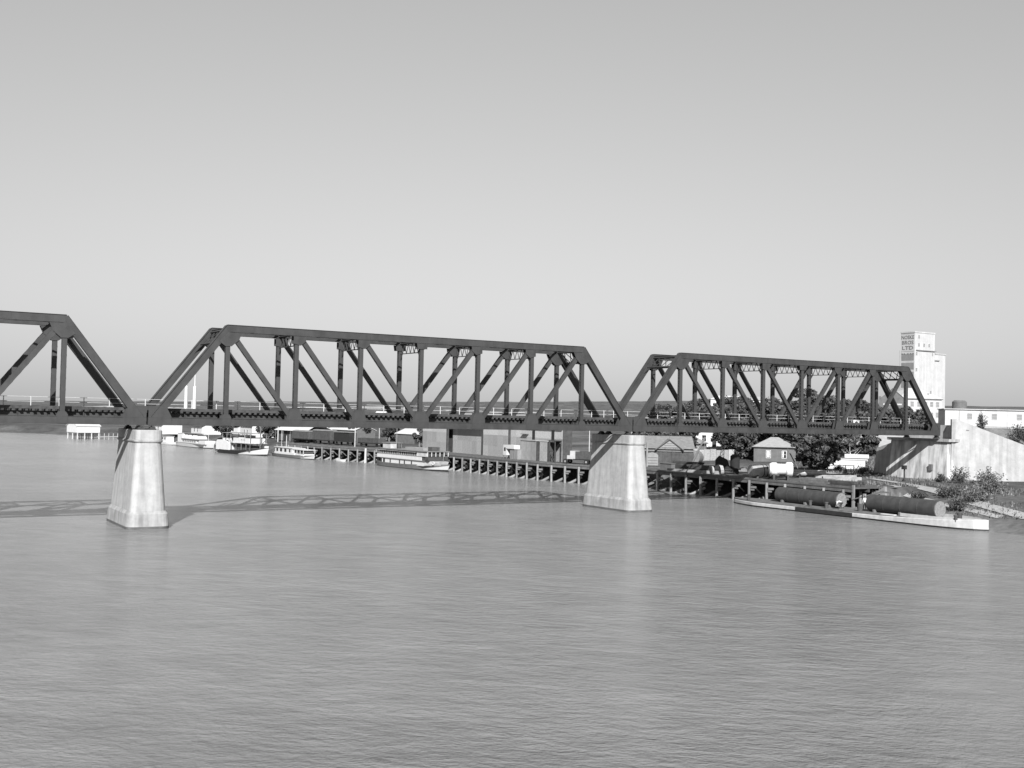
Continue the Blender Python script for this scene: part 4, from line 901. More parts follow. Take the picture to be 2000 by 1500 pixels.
MB().loft([[Vector((q.x, q.y, q.z+.05)) for q in bring(.8, .93)][30:52], [Vector((q.x, q.y, q.z+.45)) for q in bring(.8, .93)][30:52]], closed=False, caps=False).build('bow_bulwark', 'white_old', bg_)
for x in (-15.5, -4.3, -1.6, 17.4): MB().tube((x, -1.9, .8), (x, -1.9, 1.55), .2, n=10).build('bollard', 'wagon', bg_); MB().tube((x, -1.9, 1.45), (x, -1.9, 1.6), .27, n=10).build('bollard_cap', 'wagon', bg_)
MB().box(-5.4, -3.6, .4, 1.6, .8, 1.5).build('hatch_cover', 'timber_dark', bg_)
bx0 = (A0[0]+A1[0])/2
def boiler(y0, y1, xc, r, label):
    q = thing('steel_boiler', label, 'boiler', (xc, y1, ZW+.8), 0, 'boilers on the barge')
    Ln = y0-y1
    sh = MB().lathe((0, 0, r), (0, 1, 0), [(0, r*.97), (.04, r), (Ln-.04, r), (Ln, r*.97)], 36).build('shell', 'tank_dark', q)
    MB().lathe((0, -.02, r), (0, 1, 0), [(0, r*.93), (.03, r*.93)], 36).build('end_plate', 'tank_end', q)
    k = int(Ln/2.6)
    for i in range(1, k+1): MB().lathe((0, i*Ln/(k+1)-.07, r), (0, 1, 0), [(0, r+.004), (.01, r+.018), (.13, r+.018), (.14, r+.004)], 36).build('seam_band', 'tank_dark', sh)
    for i in (.12, .5, .88):
        for s_ in (-1, 1): MB().box(s_*.75-.28, s_*.75+.28, Ln*i-.12, Ln*i+.12, -.02, .36).build('chock', 'timber', q)
    return q
boiler(-2.4, -13.4, 84.6, 1.02, 'left of the two long riveted boilers lying on the barge')
boiler(-18.0, -28.2, 84.9, 1.08, 'right of the two long riveted boilers, pale end towards the bow')
tag(MB().box(82.6, 83.1, -23.4, -21.4, ZW+.8, ZW+.9).build('plank', 'white'), 'short white plank lying on the barge deck beside the right boiler', 'plank')
tag(MB().lathe((83.3, -17.6, ZW+.8), (0, 0, 1), [(0, .32), (.9, .32), (.95, .28)], 14).build('oil_drum', 'wagon'), 'dark drum on the barge between the two boilers', 'drum')
tag(MB().lathe((84.7, -31.0, ZW+.8), (0, 0, 1), [(0, .3), (.9, .3), (.95, .26)], 14).build('oil_drum', 'tank_dark'), 'grey drum near the barge bow, right of the boilers', 'drum')

# ------------------------------------------------------------------ gear on the right wharf
cr = thing('steam_crane', 'black steam crane with upright lattice jib in the bridge shadow on the wharf', 'crane', (95.4, 20.2, DZ), R(-40))
MB().box(-2.2, 2.2, -1.2, 1.2, .7, 1.0).build('carriage', 'dark', cr)
for xx in (-1.5, 1.5):
    for yy in (-1, 1): MB().tube((xx, yy-.1, .42), (xx, yy+.1, .42), .42, n=14).build('wheel', 'dark', cr)
MB().box(-1.9, .6, -1.1, 1.1, 1.0, 1.25).build('turntable', 'dark', cr); MB().lathe((1.3, 0, 1.0), (0, 0, 1), [(0, .75), (1.9, .75), (2.2, .4)], 16).build('boiler', 'dark', cr)
MB().tube((1.3, 0, 3.1), (1.3, 0, 3.9), .16, n=8).build('chimney', 'dark', cr)
MB().prism([(-1.8, -1.0, 1.25), (.4, -1.0, 1.25), (.1, -1.0, 2.3), (-1.2, -1.0, 2.9), (-1.8, -1.0, 2.2)], (0, 2.0, 0)).build('engine_house', 'dark', cr)
jb = MB()
for s_ in (-1, 1):
    for e in (-1, 1): jb.beam((-.9+e*.38, s_*.4, 1.4), (-.5+e*.1, s_*.12, 5.8), .09, .09)
for i in range(7):
    f0, f1 = i/7, (i+1)/7; c0 = Vector((-.9+.4*f0, 0, 1.4+4.4*f0)); c1 = Vector((-.9+.4*f1, 0, 1.4+4.4*f1)); h0, h1 = .4-.28*f0, .4-.28*f1
    for s_ in (-1, 1): jb.beam(c0+Vector((-h0, s_*h0, 0)), c1+Vector((h1, s_*h1, 0)), .05, .05); jb.beam(c0+Vector((h0*s_, -h0, 0)), c1+Vector((h1*s_, h1, 0)), .05, .05, side=(1, 0, 0))
jb.build('lattice_jib', 'dark', cr); MB().tube((-.5, -.2, 5.75), (-.5, .2, 5.75), .26, n=12).build('sheave', 'dark', cr)
MB().tube((-.5, 0, 5.9), (1.3, 0, 3.2), .03, n=5).build('stay', 'dark', cr)
d1 = thing('derrick', 'slanting timber derrick boom leaning right, behind the shaded wharf', 'derrick', (103.5, 38.6, ZL), R(-35))
MB().tube((0, 0, .1), (2.6, 0, 5.6), .2, .14, n=8).build('boom', 'timber', d1); MB().box(-.6, .6, -.5, .5, 0, .35).build('foot', 'timber_dark', d1); MB().tube((2.55, 0, 5.5), (2.55, 0, 3.2), .02, n=5).build('fall', 'rope', d1)
d2 = thing('derrick', 'thin timber derrick boom leaning left over the cottage, with winch at its foot', 'derrick', (106.8, 15.0, ZL), R(-38))
MB().tube((0, 0, .1), (-2.2, .6, 4.3), .12, .08, n=8).build('boom', 'timber', d2); MB().box(-.5, .9, -.5, .5, 0, .25).build('bed', 'timber_dark', d2)
MB().tube((.2, -.45, .7), (.2, .45, .7), .28, n=12).build('drum', 'timber_dark', d2)
for yy in (-.5, .5): MB().prism([(-.2, yy, .25), (.6, yy, .25), (.2, yy, 1.1)], (0, .08, 0)).build('cheek', 'wagon', d2)
def lying_tank(name, label, c, rz, prof, m, cat='tank', bands=()):
    q = thing(name, label, cat, c, rz); r = max(p_[1] for p_ in prof)
    sh = MB().lathe((0, 0, r+.12), (1, 0, 0), prof, 28).build('shell', m, q, smooth=False)
    for b_ in bands: MB().lathe((b_, 0, r+.12), (1, 0, 0), [(0, r+.01), (.01, r+.03), (.11, r+.03), (.12, r+.01)], 28).build('band', 'dark', sh)
    L_ = prof[-1][0]
    for f_ in (.2, .8): MB().box(L_*f_-.15, L_*f_+.15, -.7, .7, -.5 if name == 'white_tank' else -.1, .5).build('cradle', 'timber_dark', q)
    return q
lying_tank('white_tank', 'bright white tank with a bulging drum at each end on the wharf', (90.6, 5.9, DZ+.42), R(-36), [(0, .3), (.1, .75), (.4, .96), (1.1, .98), (1.25, .8), (2.4, .78), (2.5, .95), (2.6, 1.06), (3.3, 1.08), (3.4, 1.0), (3.42, .3)], 'tank_white')
lying_tank('pale_boiler', 'long pale metal cylinder with dark straps left of the white tank', (90.4, 9.6, DZ+.1), R(-14), [(0, .7), (.05, .92), (4.6, .92), (4.65, .7)], 'tank_pale', 'boiler', bands=(1.9, 2.5))
lying_tank('pale_boiler', 'long pale metal cylinder lying right of the white tank', (101.5, 11.8, DZ), R(-30), [(0, .4), (.05, .5), (5.2, .5), (5.25, .4)], 'tank_pale', 'boiler')
for i, (x, y, r, lab) in enumerate(((90.6, 18.6, .62, 'left one of two pale rope coils stood up at the wharf edge'), (91.3, 17.2, .72, 'right, larger pale rope coil stood up at the wharf edge'))):
    q = thing('rope_coil', lab, 'coil', (x, y, DZ)); 
    for j in range(4): ring_mesh(q, (j*.16, 0, r+.1), r-.02*j, .09, (1, -.5, .15), 'rope', 'turn', n=20, k=6)
def stack(lab, x, y, rz, l_, n, m, seed):
    q = thing('timber_stack', lab, 'timber stack', (x, y, DZ), rz); rs = random.Random(seed)
    for j in range(n):
        for i in range(4):
            o = rs.uniform(-.3, .3); MB().box(-l_/2+o, l_/2+o, -.9+i*.45, -.9+i*.45+.4, j*.32, j*.32+.3).build('baulk', m, q)
stack('added dark stack of timber baulks deepening the shaded part of the wharf, left one', 94.2, 28.4, R(100), 5.5, 5, 'timber_dark', 1)  # this and the next dark stack are added to blacken the wharf shadow
stack('second added dark baulk stack deepening the shade, left of the black crane', 93.2, 23.4, R(97), 5.0, 4, 'timber_dark', 2)
stack('low baulk stack right of the white tank on the wharf', 93.5, -1.0, R(94), 5.0, 2, 'timber', 3)
stack('low dark baulk stack near the right end of the wharf', 92.4, -7.2, R(92), 4.6, 2, 'timber_dark', 4)
tag(MB().box(92.2, 93.2, 30.2, 33.2, DZ, DZ+1.1).box(92.1, 93.3, 30.1, 33.3, DZ+1.1, DZ+1.2).build('crate', 'wall_grey'), 'long grey crate on the wharf right of the second pier', 'crate')
for i, (x, y, l_, rz, lab) in enumerate(((91.5, 25.5, 7, 1.25, 'pale squared log lying on the shaded wharf, left one'), (92.5, 22.2, 6, 1.2, 'pale squared log lying on the shaded wharf, right one'), (104, 4, 6, .5, 'grey log at the right end of the wharf yard'), (107, 8, 7, .35, 'long grey log behind the winch'), (100.5, 1.2, 5, .6, 'short pale log near the bridge shadow edge'))):
    o = MB().box(-l_/2, l_/2, -.28, .28, 0, .5).build('squared_log', 'pile'); o.location = (x, y, DZ-.02 if x < 98 else tz(x, y)-.03); o.rotation_euler = (0, 0, -rz); tag(o, lab, 'log', 'timber baulks on the wharf')
rs = random.Random(21)
for i, (x, y, s_, m_, lab) in enumerate(((101, 33, 1.0, 'timber', 'grey packing case in the yard behind the shaded wharf, leftmost of five'), (103, 30, .7, 'white_old', 'whitish packing case in the yard, second from the left of five'), (105, 27, .9, 'boat_grey', 'pale grey packing case in the yard, middle one of five'), (108, 24, .6, 'white_old', 'small whitish packing case in the yard, fourth from the left'), (111, 22, .9, 'timber', 'grey packing case in the yard beside the road, rightmost of five'))):
    o = MB().box(-s_, s_, -s_*.5, s_*.5, 0, s_*.8).box(-s_*1.05, s_*1.05, -s_*.55, s_*.55, s_*.8, s_*.88).build('packing_case', m_); o.location = (x, y, tz(x, y)-.02); o.rotation_euler = (0, 0, rs.uniform(0, 3)); tag(o, lab, 'case', 'packing cases in the yard')
# rails and hand-rail fence by the white shed
fr = thing('hand_rail', 'timber hand rail with sloping end before the low white shed', 'railing', (123.6, 23.2, tz(124, 23)-.1), R(-45))
for xx in (0, 1.8, 3.2): MB().box(xx-.07, xx+.07, -.07, .07, 0, 1.15).build('post', 'timber', fr)
MB().beam((0, 0, 1.15), (3.3, 0, 1.15), .1, .1).build('rail', 'timber', fr); MB().beam((-3.0, 0, .45), (0, 0, 1.15), .1, .1).build('rail', 'timber', fr)
# timber landing at the end of the wharf
la = thing('landing_stage', 'rough timber landing stage with posts and sloping rail beside the barge', 'landing', (89.2, -14.5, ZW), R(-86))
# local x towards the camera's right along the bank
for xx, yy, h in ((-3.0, 0, 3.6), (-1.0, -.3, 2.6), (1.5, .6, 3.7), (2.9, -.2, 3.1), (2.9, 1.6, 3.0), (-.2, 1.5, 3.0)): MB().box(xx-.15, xx+.15, yy-.15, yy+.15, -2, h).build('post', 'pile', la)
MB().beam((-3.0, -.2, 1.7), (1.5, .4, 3.1), .13, .12).build('sloping_rail', 'timber', la); MB().box(1.2, 3.1, -.12, .02, 2.9, 3.1).build('head_beam', 'timber', la)
for i in range(9): MB().box(-.7+i*.24, -.55+i*.24, .0, .06, .4, 2.3+.05*(i % 3)).build('paling', 'timber', la)
MB().box(-1.0, 3.0, -.2, 1.7, .75, .9).build('platform', 'timber', la)
# post and box at the abutment
pb = thing('signal_post', 'short dark post with small box standing before the abutment wall', 'post', (112.6, -.6, tz(112.6, -.6)-.1))
MB().box(-.09, .09, -.09, .09, 0, 2.0).build('shaft', 'timber_dark', pb); MB().box(-.35, .2, -.3, .3, 1.9, 2.5).build('box', 'dark', pb)
ib = MB().box(120.62, 120.98, .7, 1.3, -5.6, -4.6).build('wall_box', 'wall_grey'); tag(ib, 'small grey box fixed to the abutment wall', 'box')

# poles
def pole(x, y, z0, h, m, lab, arms=True, r=.13, group='poles along the bank'):
    q = thing('telegraph_pole', lab, 'pole', (x, y, z0), 0, group); MB().tube((0, 0, -.3), (0, 0, h), r, r*.7, n=8).build('shaft', m, q)
    if arms:
        for z in (h-.4, h-.9): a_ = MB().box(-.05, .05, -.9, .9, z, z+.1).build('cross_arm', 'timber', q); [MB().lathe((0, yy, z+.1), (0, 0, 1), [(0, .05), (.12, .04)], 6).build('insulator', 'white', a_) for yy in (-.8, -.4, .4, .8)]
pole(80.3, 136, ZL-.1, 7.2, 'white_old', 'pale pole beside the low open wagon on the wharf', False)
pole(94, 152, tz(94, 152), 7, 'white_old', 'thin pale pole behind the low open wagon', False, .1)
pole(93, 121, tz(93, 121), 7.6, 'white_old', 'tall pale pole left of the goods shed above the excursion boat', True)
pole(99, 124, tz(99, 124), 7.4, 'white_old', 'second pale pole just left of the goods shed', True, .1)
pole(71.6, 167, ZL-1, 7, 'white_old', 'pale pole left of the white-roofed store', True, .16)
pole(90.5, 51.6, ZL, 7.5, 'white_old', 'thin pale pole behind the parked lorry', True, .09)
pole(94, 43.5, ZL, 7.5, 'white_old', 'thin pale pole close to the left edge of the second pier', True, .09)
# signal masts on the bridge walkway
for x, h, lab in ((4.75, 2.4, 'left of two white signal masts on the bridge walkway near the left pier'), (5.65, 4.2, 'right of two white signal masts on the bridge walkway near the left pier')):
    q = thing('signal_mast', lab, 'mast', (x, 5.24+.0, 1.46), 0, 'white masts on the bridge'); MB().lathe((0, 0, 0), (0, 0, 1), [(0, .2), (2.6, .17), (2.7, .06), (h+.8, .045)], 10).build('shaft', 'white', q)
    MB().box(-.25, .25, -.25, .25, 0, .06).build('base_plate', 'steel_dark', q)

# ------------------------------------------------------------------ light path and track beds on the bank
def strip(name, pts, wd, m, up=.06, step=2.0):
    P_ = [Vector((x, y, 0)) for x, y in pts]; L_, R_ = [], []; seq = []
    for a, b_ in zip(P_[:-1], P_[1:]):
        k = max(1, int((b_-a).length/step))
        seq += [a+(b_-a)*i/k for i in range(k)]
    seq.append(P_[-1]); vs_ = []
    for i, q in enumerate(seq):
        u = (seq[min(i+1, len(seq)-1)]-seq[max(i-1, 0)]).normalized(); n = Vector((-u.y, u.x, 0))
        for j in range(5):
            r_ = q+n*wd*(j/4-.5); vs_.append((r_.x, r_.y, tz(r_.x, r_.y)+up))
    fs = [(i*5+j, i*5+j+1, (i+1)*5+j+1, (i+1)*5+j) for i in range(len(seq)-1) for j in range(4)]
    mb = MB(); mb.add(vs_, fs); o = mb.build(name, m, kind='structure', smooth=True); return o
strip('bank_path', [(111, 4), (108, -2), (104.5, -8.5), (102, -12.5), (99, -18), (95.5, -24), (90, -36), (86, -60)], 1.7, 'path', .09)
strip('bank_track', [(100.5, -8), (97, -14.5), (93.5, -22), (89.5, -33)], 1.0, 'path', .07)
strip('yard_road', [(104, 34), (112, 22), (122, 14), (128, 13)], 4.5, 'path', .07)
strip('hill_road', [(150, 66), (164, 62), (176, 52), (190, 44)], 3.0, 'path', .1)
for i, (b0, b1, d_) in enumerate(((10.2, 14.8, 1750), (20.6, 22.8, 1900), (23.2, 25.2, 1950), (30.2, 32.4, 1700), (36.4, 38.8, 1500), (28, 29.5, 1800))):
    pts = [(CAM[0]+math.sin(R(b_))*(d_+60*math.sin(b_*3)), CAM[1]+math.cos(R(b_))*(d_+60*math.sin(b_*3))) for b_ in np.linspace(b0, b1, 12)]
    strip('field_road', pts, [30, 60, 70, 30, 30, 24][i], 'path', .8, step=14)

# ------------------------------------------------------------------ trees
def crown_mesh(seed, rx, rz, nclump, nleaf, size, m, zc, droop=0., gap=.3):
    nclump = int(nclump*1.5)
    rs = np.random.RandomState(seed); vs_ = []; fs = []
    for c in range(nclump):
        while True:
            q = rs.uniform(-1, 1, 3)
            if .25 < np.linalg.norm(q) < 1: break
        cx = q*np.array([rx, rx, rz])*rs.uniform(.7, 1.0)+np.array([0, 0, zc]); cr_ = rs.uniform(.12, .36)*rx
        k = int(nleaf*1.3*(cr_/rx/.3)**1.2*rs.uniform(.6, 1.3))+6
        dirs = rs.normal(size=(k, 3)); dirs /= np.linalg.norm(dirs, axis=1)[:, None]; rad_ = cr_*rs.uniform(.25, 1.0, k)**.6
        pos = cx+dirs*rad_[:, None]*np.array([1, 1, .75]); pos[:, 2] -= droop*rs.uniform(0, 1, k)*cr_
        a = rs.normal(size=(k, 3)); a /= np.linalg.norm(a, axis=1)[:, None]
        b_ = np.cross(a, dirs+rs.normal(size=(k, 3))*.6); b_ /= (np.linalg.norm(b_, axis=1)[:, None]+1e-6)
        s_ = size*rs.uniform(.5, 1.3, k)[:, None]
        A_ = a*s_; B_ = b_*s_*.6
        for i in range(k):
            o = len(vs_); p_ = pos[i]; vs_ += [tuple(p_-A_[i]), tuple(p_+B_[i]), tuple(p_+A_[i]), tuple(p_-B_[i])]; fs.append((o, o+1, o+2, o+3))
    me = bpy.data.meshes.new('crown'); me.from_pydata(vs_, [], fs); me.update(); me.materials.append(MATS[m]); return me
def trunk_mesh(seed, h, r, rx, m, limbs=6, zc=None):
    rs = random.Random(seed); mb = MB(); zc = zc or h*.65; p = Vector((0, 0, -.4)); rr = r; q = None
    for i in range(4):
        q = p+Vector((rs.uniform(-.25, .25), rs.uniform(-.25, .25), (zc+.4)/4)); mb.tube(p, q, rr, rr*.82, n=8, caps=(i == 0)); p = q; rr *= .82
        if i >= 1:
            for k in range(limbs//3):
                an = rs.uniform(0, 6.28); e = q+Vector((math.cos(an)*rx*.7, math.sin(an)*rx*.7, rs.uniform(.15, .35)*h)); mid = (q+e)/2+Vector((0, 0, -.1*h*.3))
                mb.tube(q, mid, rr*.55, rr*.35, n=6, caps=False); mb.tube(mid, e, rr*.35, rr*.1, n=5, caps=False)
    mb.tube(p, p+Vector((.1, .1, h*.3)), rr, rr*.2, n=6, caps=False)
    return mb.mesh('trunk', m)
def tree(name, label, x, y, h, rx, m='leaf', seed=0, dens=1., rzk=.5, bark='bark', z=None, group=None, droop=0., size=.42, trunk_h=None):
    z0 = (tz(x, y) if z is None else z)-.1
    q = thing(name, label, 'tree', (x, y, z0), 0, group)
    rz_ = h*rzk; zc = h-rz_
    link('trunk', trunk_mesh(seed, h, .11+h*.022, rx, bark, zc=zc), q); link('crown', crown_mesh(seed+50, rx, rz_, int(26*dens), 95, size, m, zc, droop), q)
    return q
TG = 'trees on the right bank'
T = [  # label, x, y, height, radius, material, half-height share
 ('dark tree behind the gabled goods shed', 108, 55, 8.2, 4.4, 'leaf', .45),
 ('lighter bushy tree right of the gabled goods shed', 116.5, 61, 6.4, 3.6, 'leaf_mid', .5),
 ('dark tree left of the derrick boom, under the bridge', 121.7, 63, 9, 4.6, 'leaf', .46),
 ('dark tree between fence and cottage, under the bridge', 132.5, 60.2, 9.0, 4.8, 'leaf', .48),
 ('dark tree close left of the cottage', 128.5, 51.5, 6.6, 3.2, 'leaf', .5),
 ('tree behind the cottage, reaching above the deck', 144.5, 62.7, 9.2, 4.8, 'leaf', .46),
 ('tall dark tree behind the cottage ridge', 137.5, 52, 12.6, 4.2, 'leaf', .42),
 ('dense dark tree right of the cottage, hanging over its roof', 135.0, 41.0, 7.4, 3.8, 'leaf', .48),
 ('mid grey tree behind the middle verticals of the right span', 163, 72.5, 8.8, 5.0, 'leaf_mid', .48),
 ('dark tree just left of the tallest one', 135.6, 43.3, 12.4, 4.0, 'leaf', .42),
 ('tallest dark tree behind the middle of the right span', 147.9, 52.2, 13.8, 5.2, 'leaf', .44),
 ('dark tree close right of the tallest one', 145.9, 47, 13.0, 4.4, 'leaf', .44),
 ('broad drooping grey-green tree in front of the low white shed', 120.5, 24.0, 6.6, 3.6, 'leaf_mid', .48),
 ('round tree right of the tallest pair, against the sky', 167.1, 63.8, 10.6, 4.8, 'leaf', .46),
 ('dark tree behind the bare one on the slope', 144.8, 40.8, 7.9, 3.8, 'leaf', .5),
 ('dark crown on the skyline above the white cottage', 182.8, 73.3, 10.2, 5.4, 'leaf', .48),
 ('crown on the skyline left of the stone hall', 189.3, 73.4, 9.0, 4.6, 'leaf', .48),
 ('dark leafy tree near the white boathouse roof', 159.5, 46.0, 8.6, 3.6, 'leaf', .48),
 ('dark tree at the left foot of the stone hall', 176.4, 57.8, 8.6, 4.0, 'leaf', .48),
 ('round dark tree in front of the mill wall', 167, 42.5, 9.2, 3.8, 'leaf', .46),
 ('second round dark tree in front of the mill, nearer the end post', 176.4, 46.7, 7.8, 3.4, 'leaf', .46),
 ('far tree on the rise left of the long white cottage', 194.5, 132.3, 5.8, 5.5, 'leaf_mid', .5),
 ('far dark tree on the rise, second from the white bungalow', 210.8, 137.6, 5.8, 6.0, 'leaf', .5),
 ('far spreading tree at the start of the right span', 207.9, 160.5, 7.0, 6.5, 'leaf', .5),
 ('far tree behind the third vertical of the right span', 185.6, 99.4, 7.6, 5.6, 'leaf', .5),
 ('far dark tree on the skyline, left edge of the rise', 300, 290, 9.0, 7.0, 'leaf', .5),
 ('low far tree beside the skyline houses', 326.9, 268.7, 5.0, 8.0, 'leaf', .5),
 ('low dark scrub tree on the ridge between the far houses', 345.6, 312, 5.0, 8.0, 'leaf', .5),
 ('small tree on the grassy slope right of the bare tree', 150, 38.5, 5.8, 2.6, 'leaf', .5),
]
for i, (lab, x, y, h, rx, m_, rzk) in enumerate(T):
    tree('leafy_tree', lab, x, y, h, rx, m_, seed=100+i, dens=1.0+.1*rx, rzk=rzk, group=TG, droop=.5 if 'droop' in lab else .1, size=.34 if y < 70 else .5)
# bare pale tree
bt = thing('bare_tree', 'bare pale-limbed tree on the grassy slope left of the white boathouse', 'tree', (138.5, 33.0, tz(138.5, 33)-.1), 0)
link('trunk', trunk_mesh(5, 6.0, .2, 3.4, 'bark_pale', limbs=9, zc=2.2), bt); link('crown', crown_mesh(77, 2.4, 1.3, 6, 30, .2, 'leaf_pale', 4.6), bt)
LT = [('dense dark willow on the left bank behind the long houseboat', 72.5, 218, 6.8, 4.2, 'leaf', .5), ('dark low tree behind the stern-wheeler roof', 82, 205, 6.4, 4.0, 'leaf', .5), ('dark tree left of the white-roofed store', 84, 196, 7.2, 4.0, 'leaf', .5), ('spindly dark tree behind the covered van', 104, 186, 7.6, 4.2, 'leaf', .5), ('second spindly tree behind the slatted wagon', 110, 180, 7.2, 3.6, 'leaf', .5), ('thin bare-looking tree behind the excursion boat stern', 100, 140, 6.4, 2.6, 'leaf_mid', .5)]
for i, (lab, x, y, h, rx, m_, rzk) in enumerate(LT): tree('bank_tree', lab, x, y, h, rx, m_, seed=300+i, dens=.9 if i < 5 else .4, rzk=rzk, group='trees on the left bank', z=max(tz(x, y), ZL))
# shrubs
def spray_mesh(seed, r, h, m):
    rs = np.random.RandomState(seed); vs_ = []; fs = []
    for k in range(int(26+16*r)):
        an = rs.uniform(0, 6.28); out = r*rs.uniform(.1, 1.15); hh = h*rs.uniform(.35, 1.15)*(1-.35*(out/r)**2); base = rs.uniform(-.3, .3, 2)*r
        for j in range(rs.randint(14, 30)):
            f = rs.uniform(.2, 1.0); p_ = np.array([base[0]+math.cos(an)*out*f, base[1]+math.sin(an)*out*f, hh*(1.5*f-.5*f*f)])+rs.normal(size=3)*.13*r**.5
            a = rs.normal(size=3); a[2] += .8; a /= np.linalg.norm(a); b_ = np.cross(a, rs.normal(size=3)); b_ /= np.linalg.norm(b_)+1e-6; s_ = rs.uniform(.07, .2)
            o = len(vs_); vs_ += [tuple(p_-a*s_), tuple(p_+b_*s_*.45), tuple(p_+a*s_), tuple(p_-b_*s_*.45)]; fs.append((o, o+1, o+2, o+3))
    me = bpy.data.meshes.new('foliage'); me.from_pydata(vs_, [], fs); me.update(); me.materials.append(MATS[m]); return me
def shrub(lab, x, y, r, h, m, seed, z=None, group='shrubs by the abutment'):
    q = thing('shrub', lab, 'shrub', (x, y, (tz(x, y) if z is None else z)-.1), 0, group)
    link('foliage', spray_mesh(seed, r, h, m), q)
    mb = MB(); rs = random.Random(seed)
    for k in range(6): mb.tube((0, 0, -.1), (rs.uniform(-r, r)*.6, rs.uniform(-r, r)*.6, h*.7), .03, .01, n=5)
    mb.build('stems', 'bark', q)
for i, (lab, x, y, r, h, m_) in enumerate((('dark round shrub at the foot of the abutment wall', 116.5, -4.4, .8, 1.2, 'leaf'), ('tall straggly shrub at the foot of the wing wall', 117.5, -6.8, 1.6, 2.4, 'leaf_mid'), ('second straggly shrub right of the first by the wing wall', 120.5, -9.5, 2.0, 2.6, 'leaf_pale'), ('wide grey shrub on the bank behind the right boiler', 97.0, -21.0, 1.8, 1.7, 'leaf_mid'), ('pale scrubby shrub at the right edge above the barge bow', 95.0, -25.5, 2.2, 2.4, 'leaf_pale'), ('grey-green shrub on the river bank near the barge bow', 91.5, -26.0, 1.6, 1.8, 'leaf_mid'), ('low dark shrub on the bank between landing stage and path', 96, -16.5, 1.2, 1.0, 'leaf'), ('low shrub right of the dark one on the bank', 98.0, -18.8, 1.1, .9, 'leaf_mid'), ('scrub at the far right edge of the path', 100.5, -24.0, 2.2, 2.0, 'leaf_pale'), ('dark bush on the embankment above the wing wall', 134.5, -5.2, 1.8, 2.2, 'leaf'), ('second dark bush on the embankment further right', 138.5, -4.6, 2.0, 2.4, 'leaf_mid'), ('thin pointed bush at the top of the wing wall', 129.8, -1.6, .8, 2.8, 'leaf_mid'), ('bush in the bridge shadow beside the abutment', 117.6, 11.5, 1.1, 1.3, 'leaf'), ('scrub along the shaded slope behind the abutment', 122, 15.5, 1.6, 1.4, 'leaf_mid'), ('big bush on the embankment at the right edge', 143, -5.5, 2.6, 3.0, 'leaf'), ('white flowering bush in front of the low white shed', 133.5, 25.0, 1.0, 1.4, 'leaf_pale'), ('grey shrub beside the sloping hand rail', 126.5, 24.8, 1.0, .9, 'leaf_mid'))):
    zz = None
    if 'embankment' in lab: zz = -.3 if x < 140 else -1.6
    if 'pointed' in lab: zz = .9
    shrub(lab, x, y, r, h, m_, 500+i, zz)
# rough grass along the bank and the foot of the walls
rs = np.random.RandomState(12); vs_ = []; fs = []
for k in range(14000):
    if k % 3 == 0: x, y = rs.uniform(112, 124), rs.uniform(-12, 14)
    elif k % 3 == 1: x, y = rs.uniform(89, 112), rs.uniform(-40, 0)
    else: x, y = rs.uniform(118, 150), rs.uniform(10, 40)
    s_ = x-float(np.interp(y, _sy, _sx))
    if s_ < 1.5: continue
    if hnoise(x*6, y*6) < -.1: continue
    z0 = tz(x, y); an = rs.uniform(0, 3.14); h = rs.uniform(.15, .5); wd = rs.uniform(.05, .16); dx, dy = math.cos(an)*wd, math.sin(an)*wd
    o = len(vs_); lx, ly = rs.uniform(-.12, .12, 2); vs_ += [(x-dx, y-dy, z0-.03), (x+dx, y+dy, z0-.03), (x+lx, y+ly, z0+h)]; fs.append((o, o+1, o+2))
me = bpy.data.meshes.new('rough_grass'); me.from_pydata(vs_, [], fs); me.update(); me.materials.append(MATS['leaf_pale'])
tag(link('rough_grass', me, kind='stuff'), 'rough dry grass along the bank and abutment foot', 'grass')

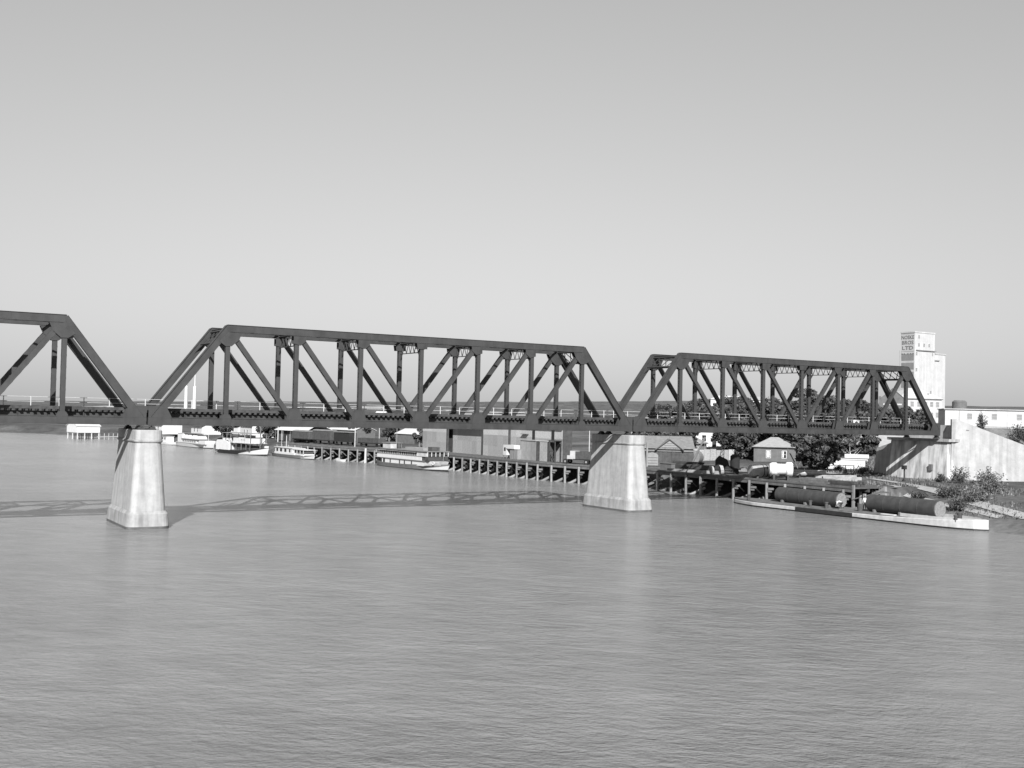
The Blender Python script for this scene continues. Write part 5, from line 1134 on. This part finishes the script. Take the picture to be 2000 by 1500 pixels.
# ------------------------------------------------------------------ two people on the barge
def skin(name, joints, bones, m, parent, sub=2):
    me = bpy.data.meshes.new(name); me.from_pydata([j[0] for j in joints], bones, []); o = bpy.data.objects.new(name, me); COL.objects.link(o)
    md = o.modifiers.new('s', 'SKIN'); sv = me.skin_vertices[0].data
    for i, j in enumerate(joints): sv[i].radius = (j[1], j[2] if len(j) > 2 else j[1]); sv[i].use_root = (i == 0)
    o.modifiers.new('u', 'SUBSURF').levels = sub; bpy.context.view_layer.update()
    nm = bpy.data.meshes.new_from_object(o.evaluated_get(bpy.context.evaluated_depsgraph_get())); bpy.data.objects.remove(o); nm.materials.clear(); nm.materials.append(MATS[m])
    nm.polygons.foreach_set('use_smooth', [True]*len(nm.polygons)); return link(name, nm, parent)
def person(label, loc_, rz, pose):
    q = thing('person', label, 'person', loc_, rz)
    J = pose; N_ = list(J); ix = {n: i for i, n in enumerate(N_)}
    rad_ = dict(pel=(.15, .12), sp=(.14, .11), ch=(.17, .12), nk=(.055,), hd0=(.075,), hd=(.1, .095), ht=(.06,), ls=(.07,), le=(.047,), lw=(.034,), lh=(.042, .022), rs=(.07,), re=(.047,), rw=(.034,), rh=(.042, .022), lp=(.105,), lk=(.066,), la=(.044,), lt=(.045, .03), rp=(.105,), rk=(.066,), ra=(.044,), rt=(.045, .03))
    E_ = [('pel', 'sp'), ('sp', 'ch'), ('ch', 'nk'), ('nk', 'hd0'), ('hd0', 'hd'), ('hd', 'ht'), ('ch', 'ls'), ('ls', 'le'), ('le', 'lw'), ('lw', 'lh'), ('ch', 'rs'), ('rs', 're'), ('re', 'rw'), ('rw', 'rh'), ('pel', 'lp'), ('lp', 'lk'), ('lk', 'la'), ('la', 'lt'), ('pel', 'rp'), ('rp', 'rk'), ('rk', 'ra'), ('ra', 'rt')]
    skin('body', [(J[n],)+rad_[n] for n in N_], [(ix[a], ix[b_]) for a, b_ in E_], 'skin', q)
    def cloth(name, names, k, m):
        sub_ = [n for n in names]; i2 = {n: i for i, n in enumerate(sub_)}
        skin(name, [(J[n],)+tuple(r*k+.012 for r in rad_[n]) for n in sub_], [(i2[a], i2[b_]) for a, b_ in E_ if a in i2 and b_ in i2], m, q)
    cloth('shirt', ['sp', 'ch', 'ls', 'le', 'rs', 're', 'pel'], 1.08, pose_shirt[0])
    cloth('trousers', ['pel', 'lp', 'lk', 'la', 'rp', 'rk', 'ra'], 1.1, 'trousers')
    hv = Vector(J['hd']); up = (Vector(J['ht'])-Vector(J['hd0'])).normalized()
    MB().lathe(hv+up*.0, up, [(0, .115), (.05, .118), (.1, .095), (.14, .04)], 14).build('hair', 'hair', q, smooth=True)
    for s_ in (-1, 1):
        for f_, fl in ((-.022, .05), (-.008, .06), (.008, .058), (.022, .045)):
            n_ = ('l' if s_ < 0 else 'r'); h_ = Vector(J[n_+'h']); d_ = (h_-Vector(J[n_+'w'])).normalized(); sd = d_.orthogonal().normalized()
            MB().tube(h_+sd*f_, h_+sd*f_+d_*(fl+.03), .009, .007, n=6).build('finger', 'skin', q)
        MB().tube(h_-d_*.02+sd*.03, h_+sd*.07+d_*.03, .01, .008, n=6).build('thumb', 'skin', q)
    return q
# local +x is the way the figure faces
pose_shirt = ['shirt']
bend = dict(pel=(0, 0, .88), sp=(.16, 0, 1.0), ch=(.4, 0, 1.02), nk=(.55, 0, 1.0), hd0=(.6, 0, .97), hd=(.69, 0, .93), ht=(.76, 0, .9), ls=(.42, .2, 1.0), le=(.5, .24, .72), lw=(.6, .2, .48), lh=(.64, .19, .4), rs=(.42, -.2, 1.0), re=(.5, -.24, .72), rw=(.62, -.18, .5), rh=(.66, -.16, .42), lp=(0, .1, .84), lk=(.12, .12, .46), la=(-.02, .12, .08), lt=(.16, .13, .03), rp=(0, -.1, .84), rk=(.1, -.12, .46), ra=(-.08, -.12, .08), rt=(.1, -.13, .03))
person('person in a white shirt bending over beside the left boiler on the barge', (82.9, -14.9, ZW+.8), R(100), bend)
pose_shirt = ['shirt_grey']
stand = dict(pel=(0, 0, .93), sp=(0, 0, 1.12), ch=(.01, 0, 1.34), nk=(.02, 0, 1.48), hd0=(.03, 0, 1.54), hd=(.045, 0, 1.63), ht=(.04, 0, 1.72), ls=(0, .2, 1.4), le=(.02, .26, 1.12), lw=(.14, .24, .9), lh=(.2, .22, .84), rs=(0, -.2, 1.4), re=(.0, -.26, 1.12), rw=(.1, -.25, .89), rh=(.15, -.24, .82), lp=(0, .1, .89), lk=(.03, .11, .48), la=(-.02, .12, .08), lt=(.14, .13, .03), rp=(0, -.1, .89), rk=(.02, -.11, .48), ra=(-.04, -.12, .08), rt=(.12, -.13, .03))
person('person in light shirt standing between the two boilers on the barge', (86.0, -16.0, ZW+.8), R(-120), stand)
